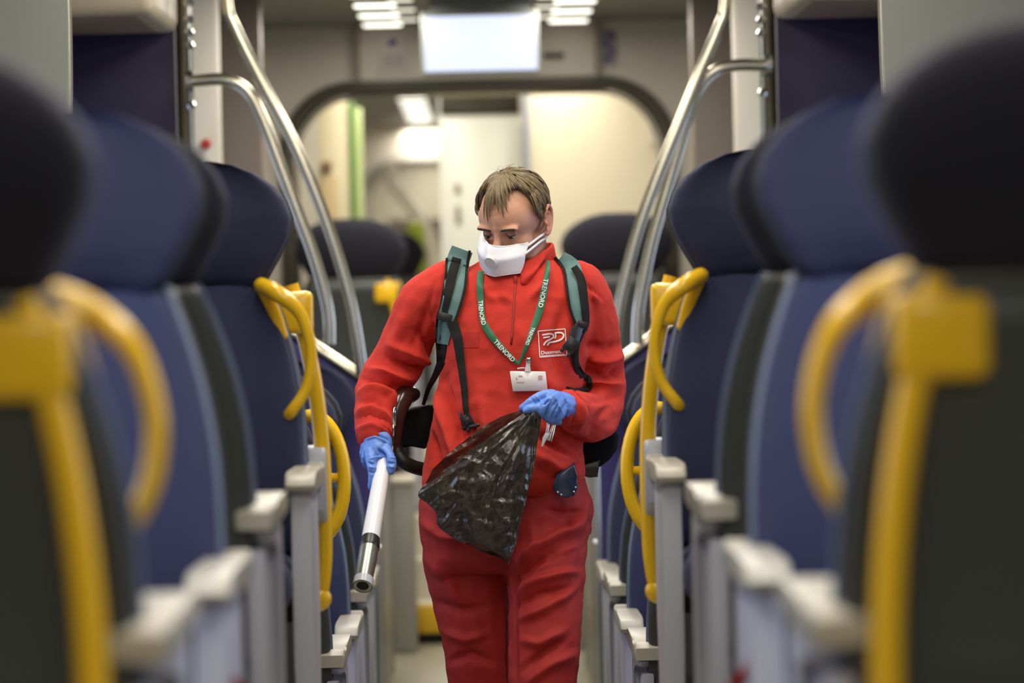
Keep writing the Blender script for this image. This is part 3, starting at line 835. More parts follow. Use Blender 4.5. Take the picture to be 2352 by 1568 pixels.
# eyes: looking down, upper lid lowered
for s in (-1, 1):
    bm = bmesh.new(); ball(bm, Hd(s * .030, -.0705, .000), .0118, HR, 20); plink('eye', mesh_from(bm), PM['eyew'], body)
    bm = bmesh.new(); ball(bm, Hd(s * .030 + -.001, -.0790, -.0062), (.0055, .004, .0045), HR, 14); plink('iris', mesh_from(bm), PM['eyed'], body)
    bm = bmesh.new()
    rings = []
    for i in range(7):            # upper lid as a shell wrapped over the eyeball
        el = radians(65 - i * 12.5)
        rings.append([Hd(s * .030 + .0142 * cos(el) * sin(az), -.0700 - .0138 * cos(el) * cos(az), .0005 + .0138 * sin(el)) for az in [radians(-72 + 12 * k) for k in range(13)]])
    loft(bm, rings, cap=False, closed=False)
    me = baked(bm, [('SOLIDIFY', dict(thickness=.0016))]); plink('eyelid', me, PM['lip'], body)
    bm = bmesh.new(); tube(bm, [a for a in rings[-1]], [.0004, .0011, .0013, .0011, .0004], 6); plink('eyelash', mesh_from(bm), PM['brow'], body)
    bm = bmesh.new()
    random.seed(5 + s)
    for k in range(170):
        t = random.random(); x = .012 + t * .033
        z0 = .0140 + .0050 * sin(t * pi * .7) + random.uniform(-.0026, .0026)
        yy = -.0935 + .40 * max(0, x - .016) ** 1.35 * 1.9
        a = face_on(s * x, z0, .0006); b = face_on(s * (x + .0055), z0 + .0018 * (1 - t * 1.8), .0014)
        tube(bm, [a, (a + b) / 2, b], [.0003, .0004, .0001], 4)
    plink('eyebrow', mesh_from(bm), PM['brow'], body)
# ---- hair ----------------------------------------------------------------
def skullp(az, el, off=0):
    """point over the skull: azimuth 0 = face side, 180 = back; elevation from the centre"""
    d = Vector((sin(az) * cos(el), -cos(az) * cos(el), sin(el)))
    r = 1 / math.sqrt((d.x / .0735) ** 2 + ((d.y) / .0975) ** 2 + (d.z / .081) ** 2)
    return Vector((0, .008, .025)) + d * (r + off)
def hairline(az):
    a = abs((az + pi) % (2 * pi) - pi)
    # degrees of elevation where hair starts, front high, temples down to the ear, nape low
    T = [(0, 54), (25, 56), (45, 56), (58, 50), (66, 36), (71, 10), (76, -12), (82, -20), (92, -20), (98, 6), (115, -8), (140, -38), (180, -45)]
    d = math.degrees(a)
    for (x0, y0), (x1, y1) in zip(T, T[1:]):
        if d <= x1: return radians(y0 + (y1 - y0) * (d - x0) / (x1 - x0))
    return radians(-45)
bm = bmesh.new()
rings = []; NA = 72
for j in range(16):
    row = []
    for i in range(NA):
        az = 2 * pi * i / NA; e0 = hairline(az); el = e0 + (radians(89.5) - e0) * (j / 15) ** .9
        off = .0025 + .0055 * min(1, j / 4) + .0022 * noise.noise(Vector((cos(az) * 3, sin(az) * 3, el * 1.2)))
        if j == 0: off = -.001
        row.append(HC + HR @ skullp(az, el, off))
    rings.append(row)
loft(bm, rings, cap=False)
cap_me = mesh_from(bm)
hair = plink('hair', cap_me, PM['hair'])
bm = bmesh.new(); random.seed(11)
def lock(az, el, daz, length, r0, lift=.0, n=8, off0=.007, wav=0, ph=0):
    pts = []; e = el; a = az
    for k in range(n):
        t = k / (n - 1)
        over = max(0, hairline(a) - e)              # past the hairline the lock lies on the forehead
        o = max(.0042, off0 + lift * sin(t * pi) + .003 * (1 - t) - over * .007)
        pts.append(HC + HR @ skullp(a + wav * sin(t * 4 + ph), e, o))
        e -= length / (n - 1); a += daz / (n - 1) * (.5 + t)
    tube(bm, pts, [r0 * .7, r0, r0 * .9, r0 * .6, r0 * .12], 5)
# clumps: neighbouring locks share a root, a sweep and a tip so that the hair parts into tufts
for c in range(230):
    az = random.uniform(-pi, pi); e0 = hairline(az)
    el = radians(random.uniform(math.degrees(e0) + 14, 96)) if abs(az) > .9 else radians(random.uniform(62, 98))
    L = radians(random.uniform(24, 44)); L = min(L, el - e0 + radians(3 if abs(az) > .95 else random.uniform(-2, 5))); L = max(L, radians(10))
    sweep = random.uniform(-.10, .30) if abs(az) < 1.2 else random.uniform(-.12, .12)
    of = random.uniform(.005, .0095); wv = random.uniform(-.05, .05); ph = random.uniform(0, 6)
    for k in range(11):
        q = random.gauss(0, 1)
        lock(az + q * .055, el + random.uniform(-.04, .04), sweep - q * .045, L * random.uniform(.85, 1.05), random.uniform(.0006, .0013), random.uniform(0, .003), 8, of, wv, ph)
# fringe tufts falling over the forehead, parted in the middle of the brow
for c, e_, wd, sw in ((-.60, 48, .06, -.06), (-.44, 42, .06, -.04), (-.28, 6, .05, .05), (-.20, 2, .05, .10), (-.12, 8, .05, .06), (-.02, 22, .06, .02), (.10, 16, .05, .12), (.18, 10, .045, .16), (.30, 17, .06, .14), (.42, 30, .08, .10), (.58, 40, .08, .05)):
    for k in range(34):
        q = random.gauss(0, 1); top = radians(random.uniform(66, 84)); end = radians(e_ + abs(q) * 7 + random.uniform(0, 5))
        lock(c + q * wd * .9 - sw * .5, top, sw - q * wd * .75, top - end, random.uniform(.0006, .0012), random.uniform(.001, .004), 11, .010, .02 * sin(c * 30), c * 9)
for k in range(16):              # stray hairs on the crown
    az = random.uniform(-pi, pi); a = HC + HR @ skullp(az, radians(80), .008)
    tube(bm, catmull([a, a + Vector((random.uniform(-.01, .01), 0, .012)), a + Vector((random.uniform(-.022, .022), 0, .018))], 3), [.0004, .0001], 4)
plink('hair_locks', mesh_from(bm), mat('hair_strands', (.165, .117, .058), .5, var=.5, vscale=90, spec=.5), hair)
# ---- face mask -----------------------------------------------------------
bm = bmesh.new(); NU, NV = 25, 17; G = []
for j in range(NV):
    v = j / (NV - 1)
    hwid = .060 + .004 * sin(v * pi * .8) - .013 * v ** 1.6
    zr = -.016 - .075 * v
    yc = -.108 - .036 * min(1, v / .33) ** .8 - .004 * v
    row = []
    for i in range(NU):
        u = i / (NU - 1) * 2 - 1
        x = hwid * u; z = zr - .008 * u * (1 - v) + .015 * math.exp(-((u + .05) / .34) ** 2) * (1 - v) ** 2 + .013 * (1 - u * u) * v
        y = yc + .009 * v + (.058 + .006 * sin(v * pi) - .026 * v) * abs(u) ** 1.7
        fy = face_y(x, z)
        y -= .020 * math.exp(-(u / .30) ** 2) * max(0, 1 - v * 1.6) ** 1.2
        if fy is not None and v < .8 and abs(u) > .55: y = min(y, fy - .005)
        row.append(Hd(x, y, z + .010 * abs(u) * (v - .35)))
    G.append(row)
loft(bm, G, cap=False, closed=False)
me = baked(bm, [('SOLIDIFY', dict(thickness=.0022, offset=0)), ('BEVEL', dict(width=.0006, segments=1))])
mask = plink('face_mask', me, PM['mask'])
bm = bmesh.new(); tube(bm, [q + HR @ Vector((0, -.001, -.004)) for q in G[0]], .0052, 8, up=HR @ Vector((0, -1, 0)), flat=.35); plink('nose_band', mesh_from(bm), PM['mask'], mask)
bm = bmesh.new()
edge = [G[j][0] for j in range(NV)] + G[-1][1:] + [G[j][-1] for j in range(NV - 2, -1, -1)]
tube(bm, edge, .0016, 6); plink('mask_seam', mesh_from(bm), PM['mask'], mask)
bm = bmesh.new(); vc = G[6][13]; vn = (HR @ Vector((-.10, -1, -.12))).normalized()
tube(bm, [vc + vn * .0, vc + vn * .006, vc + vn * .0075], [.0172, .0168, .0150], 28, up=(0, 0, 1)); 
plink('exhale_valve', sharp(mesh_from(bm), 30), PM['valve'], mask)
for s, zz, q in ((-1, -.018, G[2][0]), (1, -.018, G[2][-1]), (-1, -.03, G[5][0]), (1, -.03, G[5][-1])):
    bm = bmesh.new()
    tube(bm, catmull([q, Hd(s * .068, -.020, zz - .018), Hd(s * .068, .02, zz - .022), Hd(s * .045, .07, zz - .01)], 5), .0032, 6, up=(0, 0, 1), flat=1.0)
    for v in bm.verts: pass
    plink('mask_strap', mesh_from(bm), PM['mask'], mask)
# ---- trousers --------------------------------------------------------------
bm = bmesh.new()
loft(bm, torso_sec([(1085, 985, 1335, .04, .12), (1130, 966, 1350, .04, .135), (1180, 961, 1357, .035, .14), (1240, 968, 1348, .03, .135), (1290, 978, 1340, .02, .12), (1310, 985, 1335, .02, .10)], p=2.5))
limb(bm, [(1064, 1215, .05, .100), (1076, 1300, .045, .103), (1089, 1380, .04, .096), (1099, 1460, .03, .089), (1107, 1560, .03, .080), (1106, 1680, .08, .068), (1108, 1850, .25, .066), (1108, 1985, .42, .062)])
limb(bm, [(1256, 1205, .01, .100), (1252, 1290, -.04, .096), (1252, 1370, -.08, .088), (1250, 1460, -.12, .084), (1246, 1560, -.15, .080), (1246, 1680, -.16, .072), (1246, 1850, -.13, .068), (1247, 2000, -.11, .064)])
limb(bm, [(1320, 1165, .05, .045), (1318, 1205, .05, .042)])
me = voxel(bm, .0060, 5)
fold = [([(1178, 1310), (1225, 1262), (1290, 1225), (1345, 1212)], 11, .010), ([(1182, 1335), (1240, 1290), (1300, 1262)], 9, -.008),
        ([(1185, 1365), (1230, 1335), (1290, 1318), (1328, 1312)], 9, .008), ([(1185, 1392), (1240, 1362), (1310, 1350)], 8, -.007),
        ([(1190, 1425), (1240, 1405), (1290, 1375), (1325, 1345)], 9, .007), ([(1215, 1330), (1262, 1280), (1330, 1250)], 7, .005),
        ([(1195, 1470), (1240, 1480), (1300, 1445)], 10, .006), ([(1200, 1540), (1250, 1495), (1300, 1470)], 9, -.006), ([(1210, 1570), (1260, 1530), (1320, 1500)], 10, .006),
        ([(1180, 1300), (1177, 1400), (1176, 1500), (1178, 1600)], 9, -.012),
        ([(975, 1200), (1010, 1230), (1060, 1240)], 9, .006), ([(985, 1290), (1030, 1330), (1060, 1400)], 10, .005), ([(1000, 1380), (1060, 1400), (1110, 1395)], 9, -.005),
        ([(1020, 1450), (1070, 1470), (1120, 1455)], 9, .005), ([(1030, 1520), (1080, 1500), (1130, 1520)], 9, -.005),
        ([(1345, 1150), (1330, 1200), (1300, 1215)], 10, .008), ([(1250, 1170), (1300, 1180), (1345, 1175)], 8, -.005), ([(1220, 1200), (1230, 1260), (1200, 1300)], 8, .006)]
sculpt(me, fold, [(14, 10, 9, .0045, False), (30, 30, 24, .0022, True), (9, 9, 34, .003, False)])
tr = plink('trousers', me, PM['cotton'])
for pts, lab in (([(992, 1356, .03), (1000, 1378, .03), (1010, 1392, .03)], 'l'), ([(1340, 1352, -.10), (1330, 1388, -.12), (1318, 1405, -.13)], 'r')):
    bm = bmesh.new()
    c0, c1 = P(*pts[0]), P(*pts[-1]); d = (c1 - c0)
    box(bm, -.007, .007, -.055, .055, -.022, .018, .004, 2)
    s = 1 if lab == 'r' else -1
    rot = Matrix.Rotation(radians(s * 12), 3, 'Y')
    for v in bm.verts: v.co = rot @ v.co + (c0 + c1) / 2 + Vector((-s * .008, .05, .006))
    plink('pocket_flap', mesh_from(bm), PM['cotton'], tr)
# shoes
for (cx, cyd, dirx) in ((1108, .50, 0), (1247, -.17, 0)):
    x = P(cx, 1568).x; y = YP + cyd
    bm = bmesh.new()
    rings = []
    for (yy, w, h, zb) in ((.12, .03, .07, .02), (.10, .040, .095, 0), (.03, .042, .11, 0), (-.04, .044, .09, 0), (-.11, .050, .062, 0), (-.17, .044, .05, 0), (-.20, .022, .034, .01)):
        rings.append([Vector((x + w * math.copysign(abs(cos(a)) ** .7, cos(a)), y + yy, zb + h / 2 + h / 2 * math.copysign(abs(sin(a)) ** .7, sin(a)))) for a in [2 * pi * k / 20 for k in range(20)]])
    loft(bm, rings); plink('shoe', baked(bm, [('SUBSURF', dict(levels=1))]), PM['shoe'])
# ---- fleece jacket ---------------------------------------------------------
bm = bmesh.new()
loft(bm, torso_sec([(588, 1120, 1262, .075, .055), (612, 1075, 1300, .07, .085), (640, 1020, 1345, .065, .105), (680, 1000, 1365, .06, .12), (760, 1002, 1360, .045, .132), (850, 1010, 1345, .035, .132), (930, 998, 1335, .03, .135),
                    (1000, 984, 1338, .025, .145), (1070, 974, 1345, .02, .152), (1110, 972, 1338, .02, .150), (1135, 985, 1290, .02, .14)], p=2.35))
limb(bm, [(1030, 655, .06, .062), (985, 690, .07, .066), (950, 750, .09, .064), (915, 830, .10, .062), (876, 890, .08, .058), (862, 940, .02, .050), (857, 980, -.03, .044), (858, 998, -.05, .041)])
limb(bm, [(1325, 655, .06, .062), (1352, 700, .07, .060), (1368, 770, .09, .060), (1376, 850, .11, .058), (1378, 925, .09, .058), (1362, 955, .03, .056), (1338, 950, -.06, .052), (1318, 943, -.12, .047), (1308, 938, -.15, .043)])
me = voxel(bm, .0052, 5)
fold = [  # left sleeve of the picture
    ([(905, 795), (950, 812), (990, 838)], 10, .009), ([(895, 822), (945, 845), (985, 850)], 8, -.009), ([(850, 850), (900, 862), (950, 872)], 9, .010),
    ([(835, 872), (875, 880), (935, 895)], 7, -.009), ([(828, 900), (860, 893), (895, 905), (905, 930)], 8, .009), ([(822, 925), (860, 918), (890, 940)], 7, -.007),
    ([(820, 950), (855, 940), (893, 962)], 7, .007), ([(822, 968), (850, 958), (890, 978)], 5, -.006), ([(822, 985), (855, 974), (888, 990)], 5, .004),
    ([(955, 760), (985, 795), (1000, 835)], 9, -.007), ([(940, 700), (915, 770), (890, 820)], 14, .006), ([(985, 700), (965, 760), (945, 800)], 9, -.005),
    ([(1000, 650), (985, 700), (1000, 760)], 4, -.003),
    # trunk
    ([(1002, 870), (1022, 960), (1050, 1060), (1065, 1120)], 11, .010), ([(1020, 870), (1045, 960), (1075, 1050)], 10, -.008), ([(1060, 1000), (1085, 1060), (1110, 1110)], 12, .007),
    ([(985, 980), (1000, 1050), (1020, 1110)], 10, -.007), ([(1100, 900), (1120, 1000), (1150, 1090)], 16, .006),
    ([(1235, 1000), (1280, 1025), (1330, 1050)], 10, -.010), ([(1225, 1040), (1275, 1075), (1320, 1085)], 12, .012), ([(1290, 1010), (1335, 1030), (1345, 1045)], 7, -.008),
    ([(1270, 1100), (1310, 1080), (1340, 1060)], 8, -.006), ([(1200, 760), (1240, 850), (1270, 900)], 16, .005), ([(1300, 700), (1270, 800), (1290, 880)], 14, -.006),
    ([(1100, 650), (1130, 680), (1180, 690)], 12, .006), ([(1215, 690), (1250, 650), (1262, 610)], 9, .006), ([(1120, 660), (1160, 700)], 9, -.004),
    # right sleeve
    ([(1345, 790), (1385, 800), (1425, 790)], 9, -.007), ([(1350, 820), (1390, 828), (1428, 818)], 9, .009), ([(1340, 850), (1385, 862), (1428, 850)], 8, -.010), ([(1350, 880), (1390, 890), (1425, 880)], 10, .009),
    ([(1330, 905), (1375, 920), (1415, 910)], 8, -.006), ([(1325, 985), (1340, 950), (1330, 915)], 8, .005), ([(1350, 1000), (1375, 960), (1400, 930)], 9, -.006), ([(1330, 1010), (1370, 1000), (1410, 975)], 9, .007),
    ([(1316, 900), (1322, 940), (1316, 985)], 4, -.006), ([(1352, 675), (1372, 690)], 8, .006), ([(1340, 650), (1385, 690)], 4, -.003),
]
sculpt(me, fold, [(12, 10, 8, .0060, False), (26, 24, 22, .0030, True), (16, 16, 38, .0022, False)])
# bunched hem, zip seam
jk = plink('fleece_jacket', me, PM['fleece'])
# surface lookup: nearest front point of the jacket at a pixel
from mathutils.bvhtree import BVHTree
def front_tree(*objs):
    V = []; F = []
    for o in objs:
        b = len(V); V += [v.co + PO for v in o.data.vertices]; F += [[b + i for i in p.vertices] for p in o.data.polygons]
    return BVHTree.FromPolygons(V, F)
TREE = front_tree(jk, tr)
def on(px, py, lift=.004, fallback=-.10):
    d = (at(px, py, YP) - CAM).normalized()
    h = TREE.ray_cast(CAM, d)
    if h[0] is None: return None if fallback is None else P(px, py, fallback)
    return h[0] + h[1] * 0 - d * lift
# cuffs
def ringtube(bm, c, axis, r, n=20, tr_=.006, ry=None, wob=0):
    a = axis.normalized(); u = Vector((0, 0, 1)) if abs(a.z) < .8 else Vector((1, 0, 0)); u = (u - u.dot(a) * a).normalized(); w = a.cross(u)
    pts = [c + (u * cos(2 * pi * k / n) * r + w * sin(2 * pi * k / n) * (ry or r)) + a * wob * sin(7 * k) for k in range(n + 1)]
    tube(bm, pts, tr_, 8)
for c0, c1, r in ((P(857, 975, -.025), P(860, 1004, -.055), .040), (P(1322, 944, -.115), P(1303, 937, -.158), .041)):
    bm = bmesh.new(); a = (c1 - c0)
    rings = []
    for t, k in ((0, 1.03), (.2, 1.07), (.4, 1.02), (.6, 1.08), (.8, 1.02), (1, 1.05), (1.02, .9), (.8, .85)):
        q = c0 + a * t; n_ = a.normalized(); u = (Vector((0, -1, 0)) - n_ * n_.dot(Vector((0, -1, 0)))).normalized(); w = n_.cross(u)
        rings.append([q + (u * cos(2 * pi * i / 40) + w * sin(2 * pi * i / 40)) * (r * k + .0014 * sin(i * 2.5)) for i in range(40)])
    loft(bm, rings, cap=False)
    me = baked(bm, [('SOLIDIFY', dict(thickness=.003))]); plink('cuff', me, PM['fleece'], jk)
# collar: stands round the neck, open low at the front
bm = bmesh.new(); rings = []
nc = P(1190, 640, .075)
for j in range(9):
    t = j / 8; row = []
    for i in range(41):
        a = radians(-177 + 354 * i / 40) + pi / 2          # gap towards the front zip
        fr = max(0, -sin(a - 0))                            # 1 at the front
        top = .074 - .036 * fr ** 1.6 + .012 * cos(a)
        rr = .078 + .012 * (1 - t) + .006 * t * max(0, cos(a)) + .004 * sin(a * 5 + t * 4)
        z = -.012 + t * (top + .012)
        row.append(nc + Vector((cos(a) * rr * 1.02, sin(a) * rr * (.98 + .28 * fr) - .014 * fr * (1 - t), z)))
    rings.append(row)
loft(bm, rings, cap=False, closed=False)
me = baked(bm, [('SOLIDIFY', dict(thickness=.006)), ('SUBSURF', dict(levels=1))])
sculpt(me, [([(1200, 650), (1235, 615), (1252, 575)], 7, .005), ([(1215, 655), (1250, 600)], 5, -.004)], [(20, 20, 14, .004, False)])
plink('collar', me, PM['fleece'], jk)
# zip
bm = bmesh.new(); tube(bm, [on(x, y, .001) for x, y in [(1184, 652), (1182, 680), (1180, 710), (1178, 740), (1176, 770), (1174, 790)]], .0028, 8)
zp = plink('zip', mesh_from(bm), PM['zip'], jk)
bm = bmesh.new(); q = on(1184, 642, .006); box(bm, q.x - .004, q.x + .004, q.y - .002, q.y + .003, q.z - .012, q.z + .008, .0015); plink('zip_pull', mesh_from(bm), PM['zip'], zp)
# velcro patch on the chest
def patch(px0, py0, px1, py1, lift, n=8, skew=0, m_=8):
    bm = bmesh.new()
    G_ = [[on(px0 + (px1 - px0) * i / n, py0 + (py1 - py0) * j / m_ + skew * i / n, lift) for i in range(n + 1)] for j in range(m_ + 1)]
    loft(bm, G_, cap=False, closed=False); return bm
plink('chest_patch', mesh_from(patch(1062, 762, 1100, 798, .0012)), PM['fleeced'], jk)
# printed badge on the chest: frame, emblem strokes and lettering
def letters(txt, place, size, bold=0.0):
    """text outline turned into real geometry, each glyph vertex mapped by place(u, v)"""
    cu = bpy.data.curves.new('t', 'FONT'); cu.body = txt; cu.size = size; cu.offset = bold; cu.resolution_u = 3
    o = bpy.data.objects.new('t', cu); SC.collection.objects.link(o)
    me = bpy.data.meshes.new_from_object(o.evaluated_get(bpy.context.evaluated_depsgraph_get()))
    bpy.data.objects.remove(o)
    b = bmesh.new(); b.from_mesh(me)
    for v in b.verts: v.co = place(v.co.x, v.co.y)
    return b
def chest(u, v, lift=.0030):      # u,v in 0..1 across the logo frame (slightly turned)
    px = 1236 + u * 62 + (1 - v) * 4 - u * 0; py = 818 - v * 60 - u * 5 + 2
    return on(px, py, lift)
def ribbon(bm, pts, w, lift=.003):
    pp = catmull([(a, b, 0) for a, b in pts], 6)
    L = []; R = []
    for i, q in enumerate(pp):
        t = (pp[min(i + 1, len(pp) - 1)] - pp[max(i - 1, 0)]).normalized(); n = Vector((-t.y, t.x, 0))
        L.append(bm.verts.new(chest(q.x + n.x * w, q.y + n.y * w, lift))); R.append(bm.verts.new(chest(q.x - n.x * w, q.y - n.y * w, lift)))
    for i in range(len(L) - 1): bm.faces.new((L[i], L[i + 1], R[i + 1], R[i]))
bm = bmesh.new()
for a, b in (((0, 0), (1, 0)), ((0, 1), (1, 1)), ((0, 0), (0, 1)), ((1, 0), (1, 1))): ribbon(bm, [a, ((a[0] + b[0]) / 2, (a[1] + b[1]) / 2), b], .016)
ribbon(bm, [(.14, .84), (.28, .85), (.42, .86), (.54, .82), (.55, .72), (.46, .66), (.36, .62), (.28, .58), (.22, .52), (.17, .44)], .030)
ribbon(bm, [(.17, .73), (.30, .74), (.42, .75)], .026)
ribbon(bm, [(.60, .87), (.74, .88), (.86, .86), (.93, .78), (.90, .68), (.80, .60), (.66, .56), (.52, .54), (.40, .53), (.34, .48), (.31, .42)], .030)
ribbon(bm, [(.62, .86), (.64, .76), (.60, .66)], .02)
lg = plink('logo_print', mesh_from(bm), PM['ink'], jk)
bb = letters('Dussmann', lambda x, y: chest(.05 + x * .0585 * 3.3, .10 + y * .185 * 1.0, .0032), 1.0, .02)
plink('logo_lettering', mesh_from(bb), PM['ink'], lg)
bm = bmesh.new(); ribbon(bm, [(.04, .045), (.3, .04), (.6, .04), (.92, .04)], .012); plink('logo_line', mesh_from(bm), PM['ink'], lg)
# ---- gloves ----------------------------------------------------------------
def hand(chains, blobs, size=.0021, sm=5):
    bm = bmesh.new()
    for pts in chains:
        path = catmull([P(a, b, c) for a, b, c, r in pts], 4); rad = [q.x for q in catmull([(r, 0, 0) for a, b, c, r in pts], 4)]
        tube_var(bm, path, rad, 12)
    for (a, b, c, r, ang) in blobs:
        ball(bm, P(a, b, c), r, Matrix.Rotation(radians(ang), 3, 'Y'))
    return voxel(bm, size, sm)
# hand on the suction tube (knuckles towards the camera)
R_ch = [
    [(860, 990, -.045, .026), (862, 1012, -.065, .029), (866, 1035, -.08, .029)],                                         # wrist to palm
    [(850, 1040, -.095, .0155), (853, 1066, -.115, .0120), (856, 1090, -.125, .0105), (853, 1118, -.125, .0090)],          # index along the tube
    [(883, 1030, -.085, .0155), (894, 1048, -.108, .0130), (899, 1065, -.118, .0120), (898, 1080, -.122, .0098)],           # thumb
    [(846, 1032, -.085, .0145), (839, 1056, -.085, .0110), (850, 1072, -.055, .0098), (868, 1070, -.035, .0092)],           # middle, wrapped behind
    [(842, 1024, -.070, .0140), (836, 1046, -.065, .0105), (850, 1060, -.035, .0095), (868, 1058, -.022, .0090)],
    [(843, 1014, -.055, .0130), (837, 1034, -.045, .0095), (850, 1047, -.022, .0085), (866, 1047, -.015, .0080)],
    [(866, 1040, -.085, .026), (872, 1052, -.09, .017)],
]
me = hand(R_ch, [(868, 1018, -.075, (.034, .020, .033), 0)])
sculpt(me, [([(868, 1030), (882, 1045), (884, 1062)], 3.5, -.0045), ([(845, 1062), (862, 1066)], 2, -.0022), ([(846, 1072), (864, 1076)], 2, .0018), ([(846, 1083), (864, 1086)], 2, -.0018), ([(888, 1062), (906, 1064)], 2, -.0022), ([(888, 1071), (906, 1073)], 2, .002),
            ([(840, 1003), (862, 996), (890, 1010)], 2.5, -.0022), ([(838, 1010), (862, 1003), (892, 1018)], 2.5, .0022), ([(848, 1054), (872, 1048), (882, 1052)], 2, .002), ([(895, 1050), (908, 1052)], 2, .0015)], [(60, 60, 90, .0012, True)])
plink('glove', me, PM['glove'])
# hand holding the bag
L_ch = [
    [(1310, 938, -.15, .030), (1292, 932, -.175, .032), (1275, 928, -.19, .031)],
    [(1268, 908, -.20, .0150), (1246, 908, -.215, .0118), (1222, 921, -.22, .0108), (1200, 936, -.22, .0082)],            # index reaching to the left
    [(1262, 925, -.215, .0150), (1240, 936, -.232, .0120), (1222, 938, -.235, .0100), (1208, 943, -.232, .0080)],         # thumb
    [(1278, 912, -.21, .0145), (1262, 922, -.236, .0125), (1246, 944, -.236, .0115), (1258, 960, -.215, .0100)],          # curled fingers
    [(1288, 918, -.205, .0145), (1274, 936, -.232, .0125), (1261, 958, -.228, .0112), (1270, 966, -.205, .0095)],
    [(1297, 928, -.195, .0135), (1288, 948, -.215, .0115), (1278, 964, -.212, .0102), (1282, 968, -.192, .0090)],
]
me = hand(L_ch, [(1276, 930, -.19, (.034, .024, .033), 20)])
sculpt(me, [([(1247, 930), (1256, 922), (1262, 918)], 2.5, -.004), ([(1268, 918), (1256, 945), (1250, 962)], 2.2, -.003), ([(1284, 924), (1272, 948), (1264, 966)], 2.2, -.003), ([(1262, 900), (1275, 915), (1290, 945)], 3, .002),
            ([(1296, 905), (1304, 935), (1298, 965)], 3, -.002), ([(1230, 908), (1245, 925)], 2, .0015), ([(1222, 915), (1232, 930)], 2, -.0015)], [(60, 60, 90, .0012, True)])
plink('glove', me, PM['glove'])
# ================================================================ things the worker carries
def strip(name, pts, width, m, parent, origin, lift=.006, thick=.003, onbody=True, free=None):
    """a flat strap along picture points lying on the jacket (or given depths)"""
    W_ = width if isinstance(width, (list, tuple)) else [width, width]
    raw = catmull([(p[0], p[1], p[2] if len(p) > 2 else 0) for p in pts], 8)
    bm = bmesh.new(); A = []; n = len(raw)
    secs = []; dep = []
    for q in raw:
        c = on(q.x, q.y, 0, None) if onbody else None
        dep.append(c.y if c is not None else None)
    if onbody:
        good = [i for i, d in enumerate(dep) if d is not None]
        dep = [dep[min(good, key=lambda g: abs(g - i))] for i in range(n)]
        base = dep[:]
        for _ in range(10):
            dep = [min((dep[max(0, i - 1)] + dep[i] + dep[min(n - 1, i + 1)]) / 3, base[i]) for i in range(n)]
    for i, q in enumerate(raw):
        t = (raw[min(i + 1, n - 1)] - raw[max(i - 1, 0)]); t.z = 0; t.normalize(); nr = Vector((-t.y, t.x))
        w = lerpl(W_, i / (n - 1)) / 2
        row = []
        for k in range(5):
            u = (k - 2) / 2
            px, py = q.x + nr.x * w * u, q.y + nr.y * w * u
            if onbody:
                c = on(px, py, 0, None); y = dep[i] if c is None or abs(c.y - dep[i]) > .02 else dep[i] * .55 + c.y * .45
                row.append(at(px, py, y - lift - .002 * (1 - u * u)))
            else: row.append(P(px, py, q.z - .001 * (1 - u * u)))
        secs.append(row)
    F = []
    for r in secs:
        c = [p + (p - CAM).normalized() * thick for p in r][::-1]
        F.append(r + c)
    loft(bm, F)
    me = mesh_from(bm); local(me, origin); return link(name, sharp(me, 50), m, parent)
def lm(name, bm, m, parent, origin, sm=True, ang=45):
    me = mesh_from(bm, sm); local(me, origin); return link(name, sharp(me, ang), m, parent)
# ---- backpack vacuum ---------------------------------------------------------
BO = P(1170, 900, .26)
pk = empty('backpack_vacuum', BO, 'black backpack vacuum on the worker, with teal padded shoulder straps', 'backpack')
bm = bmesh.new()
loft(bm, [ellring((BO.x, YP + .30, z), w, d, 28, 3) for z, w, d in ((.98, .10, .08), (1.0, .13, .10), (1.10, .145, .11), (1.30, .15, .11), (1.42, .135, .10), (1.46, .09, .07))])
lm('pack_body', bm, PM['pack'], pk, BO)
# hip pads showing on both sides of the waist
bm = bmesh.new(); pts = [(1002, 930), (985, 930), (950, 936), (925, 945), (905, 960), (893, 985), (897, 1015), (915, 1030), (945, 1024), (975, 1018), (1002, 1020)]
prism(bm, [(P(a, b, .12).x, P(a, b, .12).z) for a, b in pts], 'y', YP + .10, YP + .20, .012, 3)
lm('hip_pad', bm, PM['pack'], pk, BO)
bm = bmesh.new(); pts = [(1320, 1000), (1350, 975), (1385, 972), (1408, 980), (1420, 1000), (1416, 1030), (1400, 1052), (1380, 1068), (1358, 1076), (1330, 1080)]
prism(bm, [(P(a, b, .12).x, P(a, b, .12).z) for a, b in pts], 'y', YP + .06, YP + .17, .016, 3)
lm('hip_pad', bm, PM['pack'], pk, BO)
bm = bmesh.new(); pts = [(1338, 1064), (1378, 1052), (1370, 1070), (1372, 1092), (1352, 1094), (1332, 1088), (1338, 1076)]
prism(bm, [(P(a, b, .10).x, P(a, b, .10).z) for a, b in pts], 'y', YP + .04, YP + .075, .004, 2)
lm('side_buckle', bm, PM['buckle'], pk, BO)
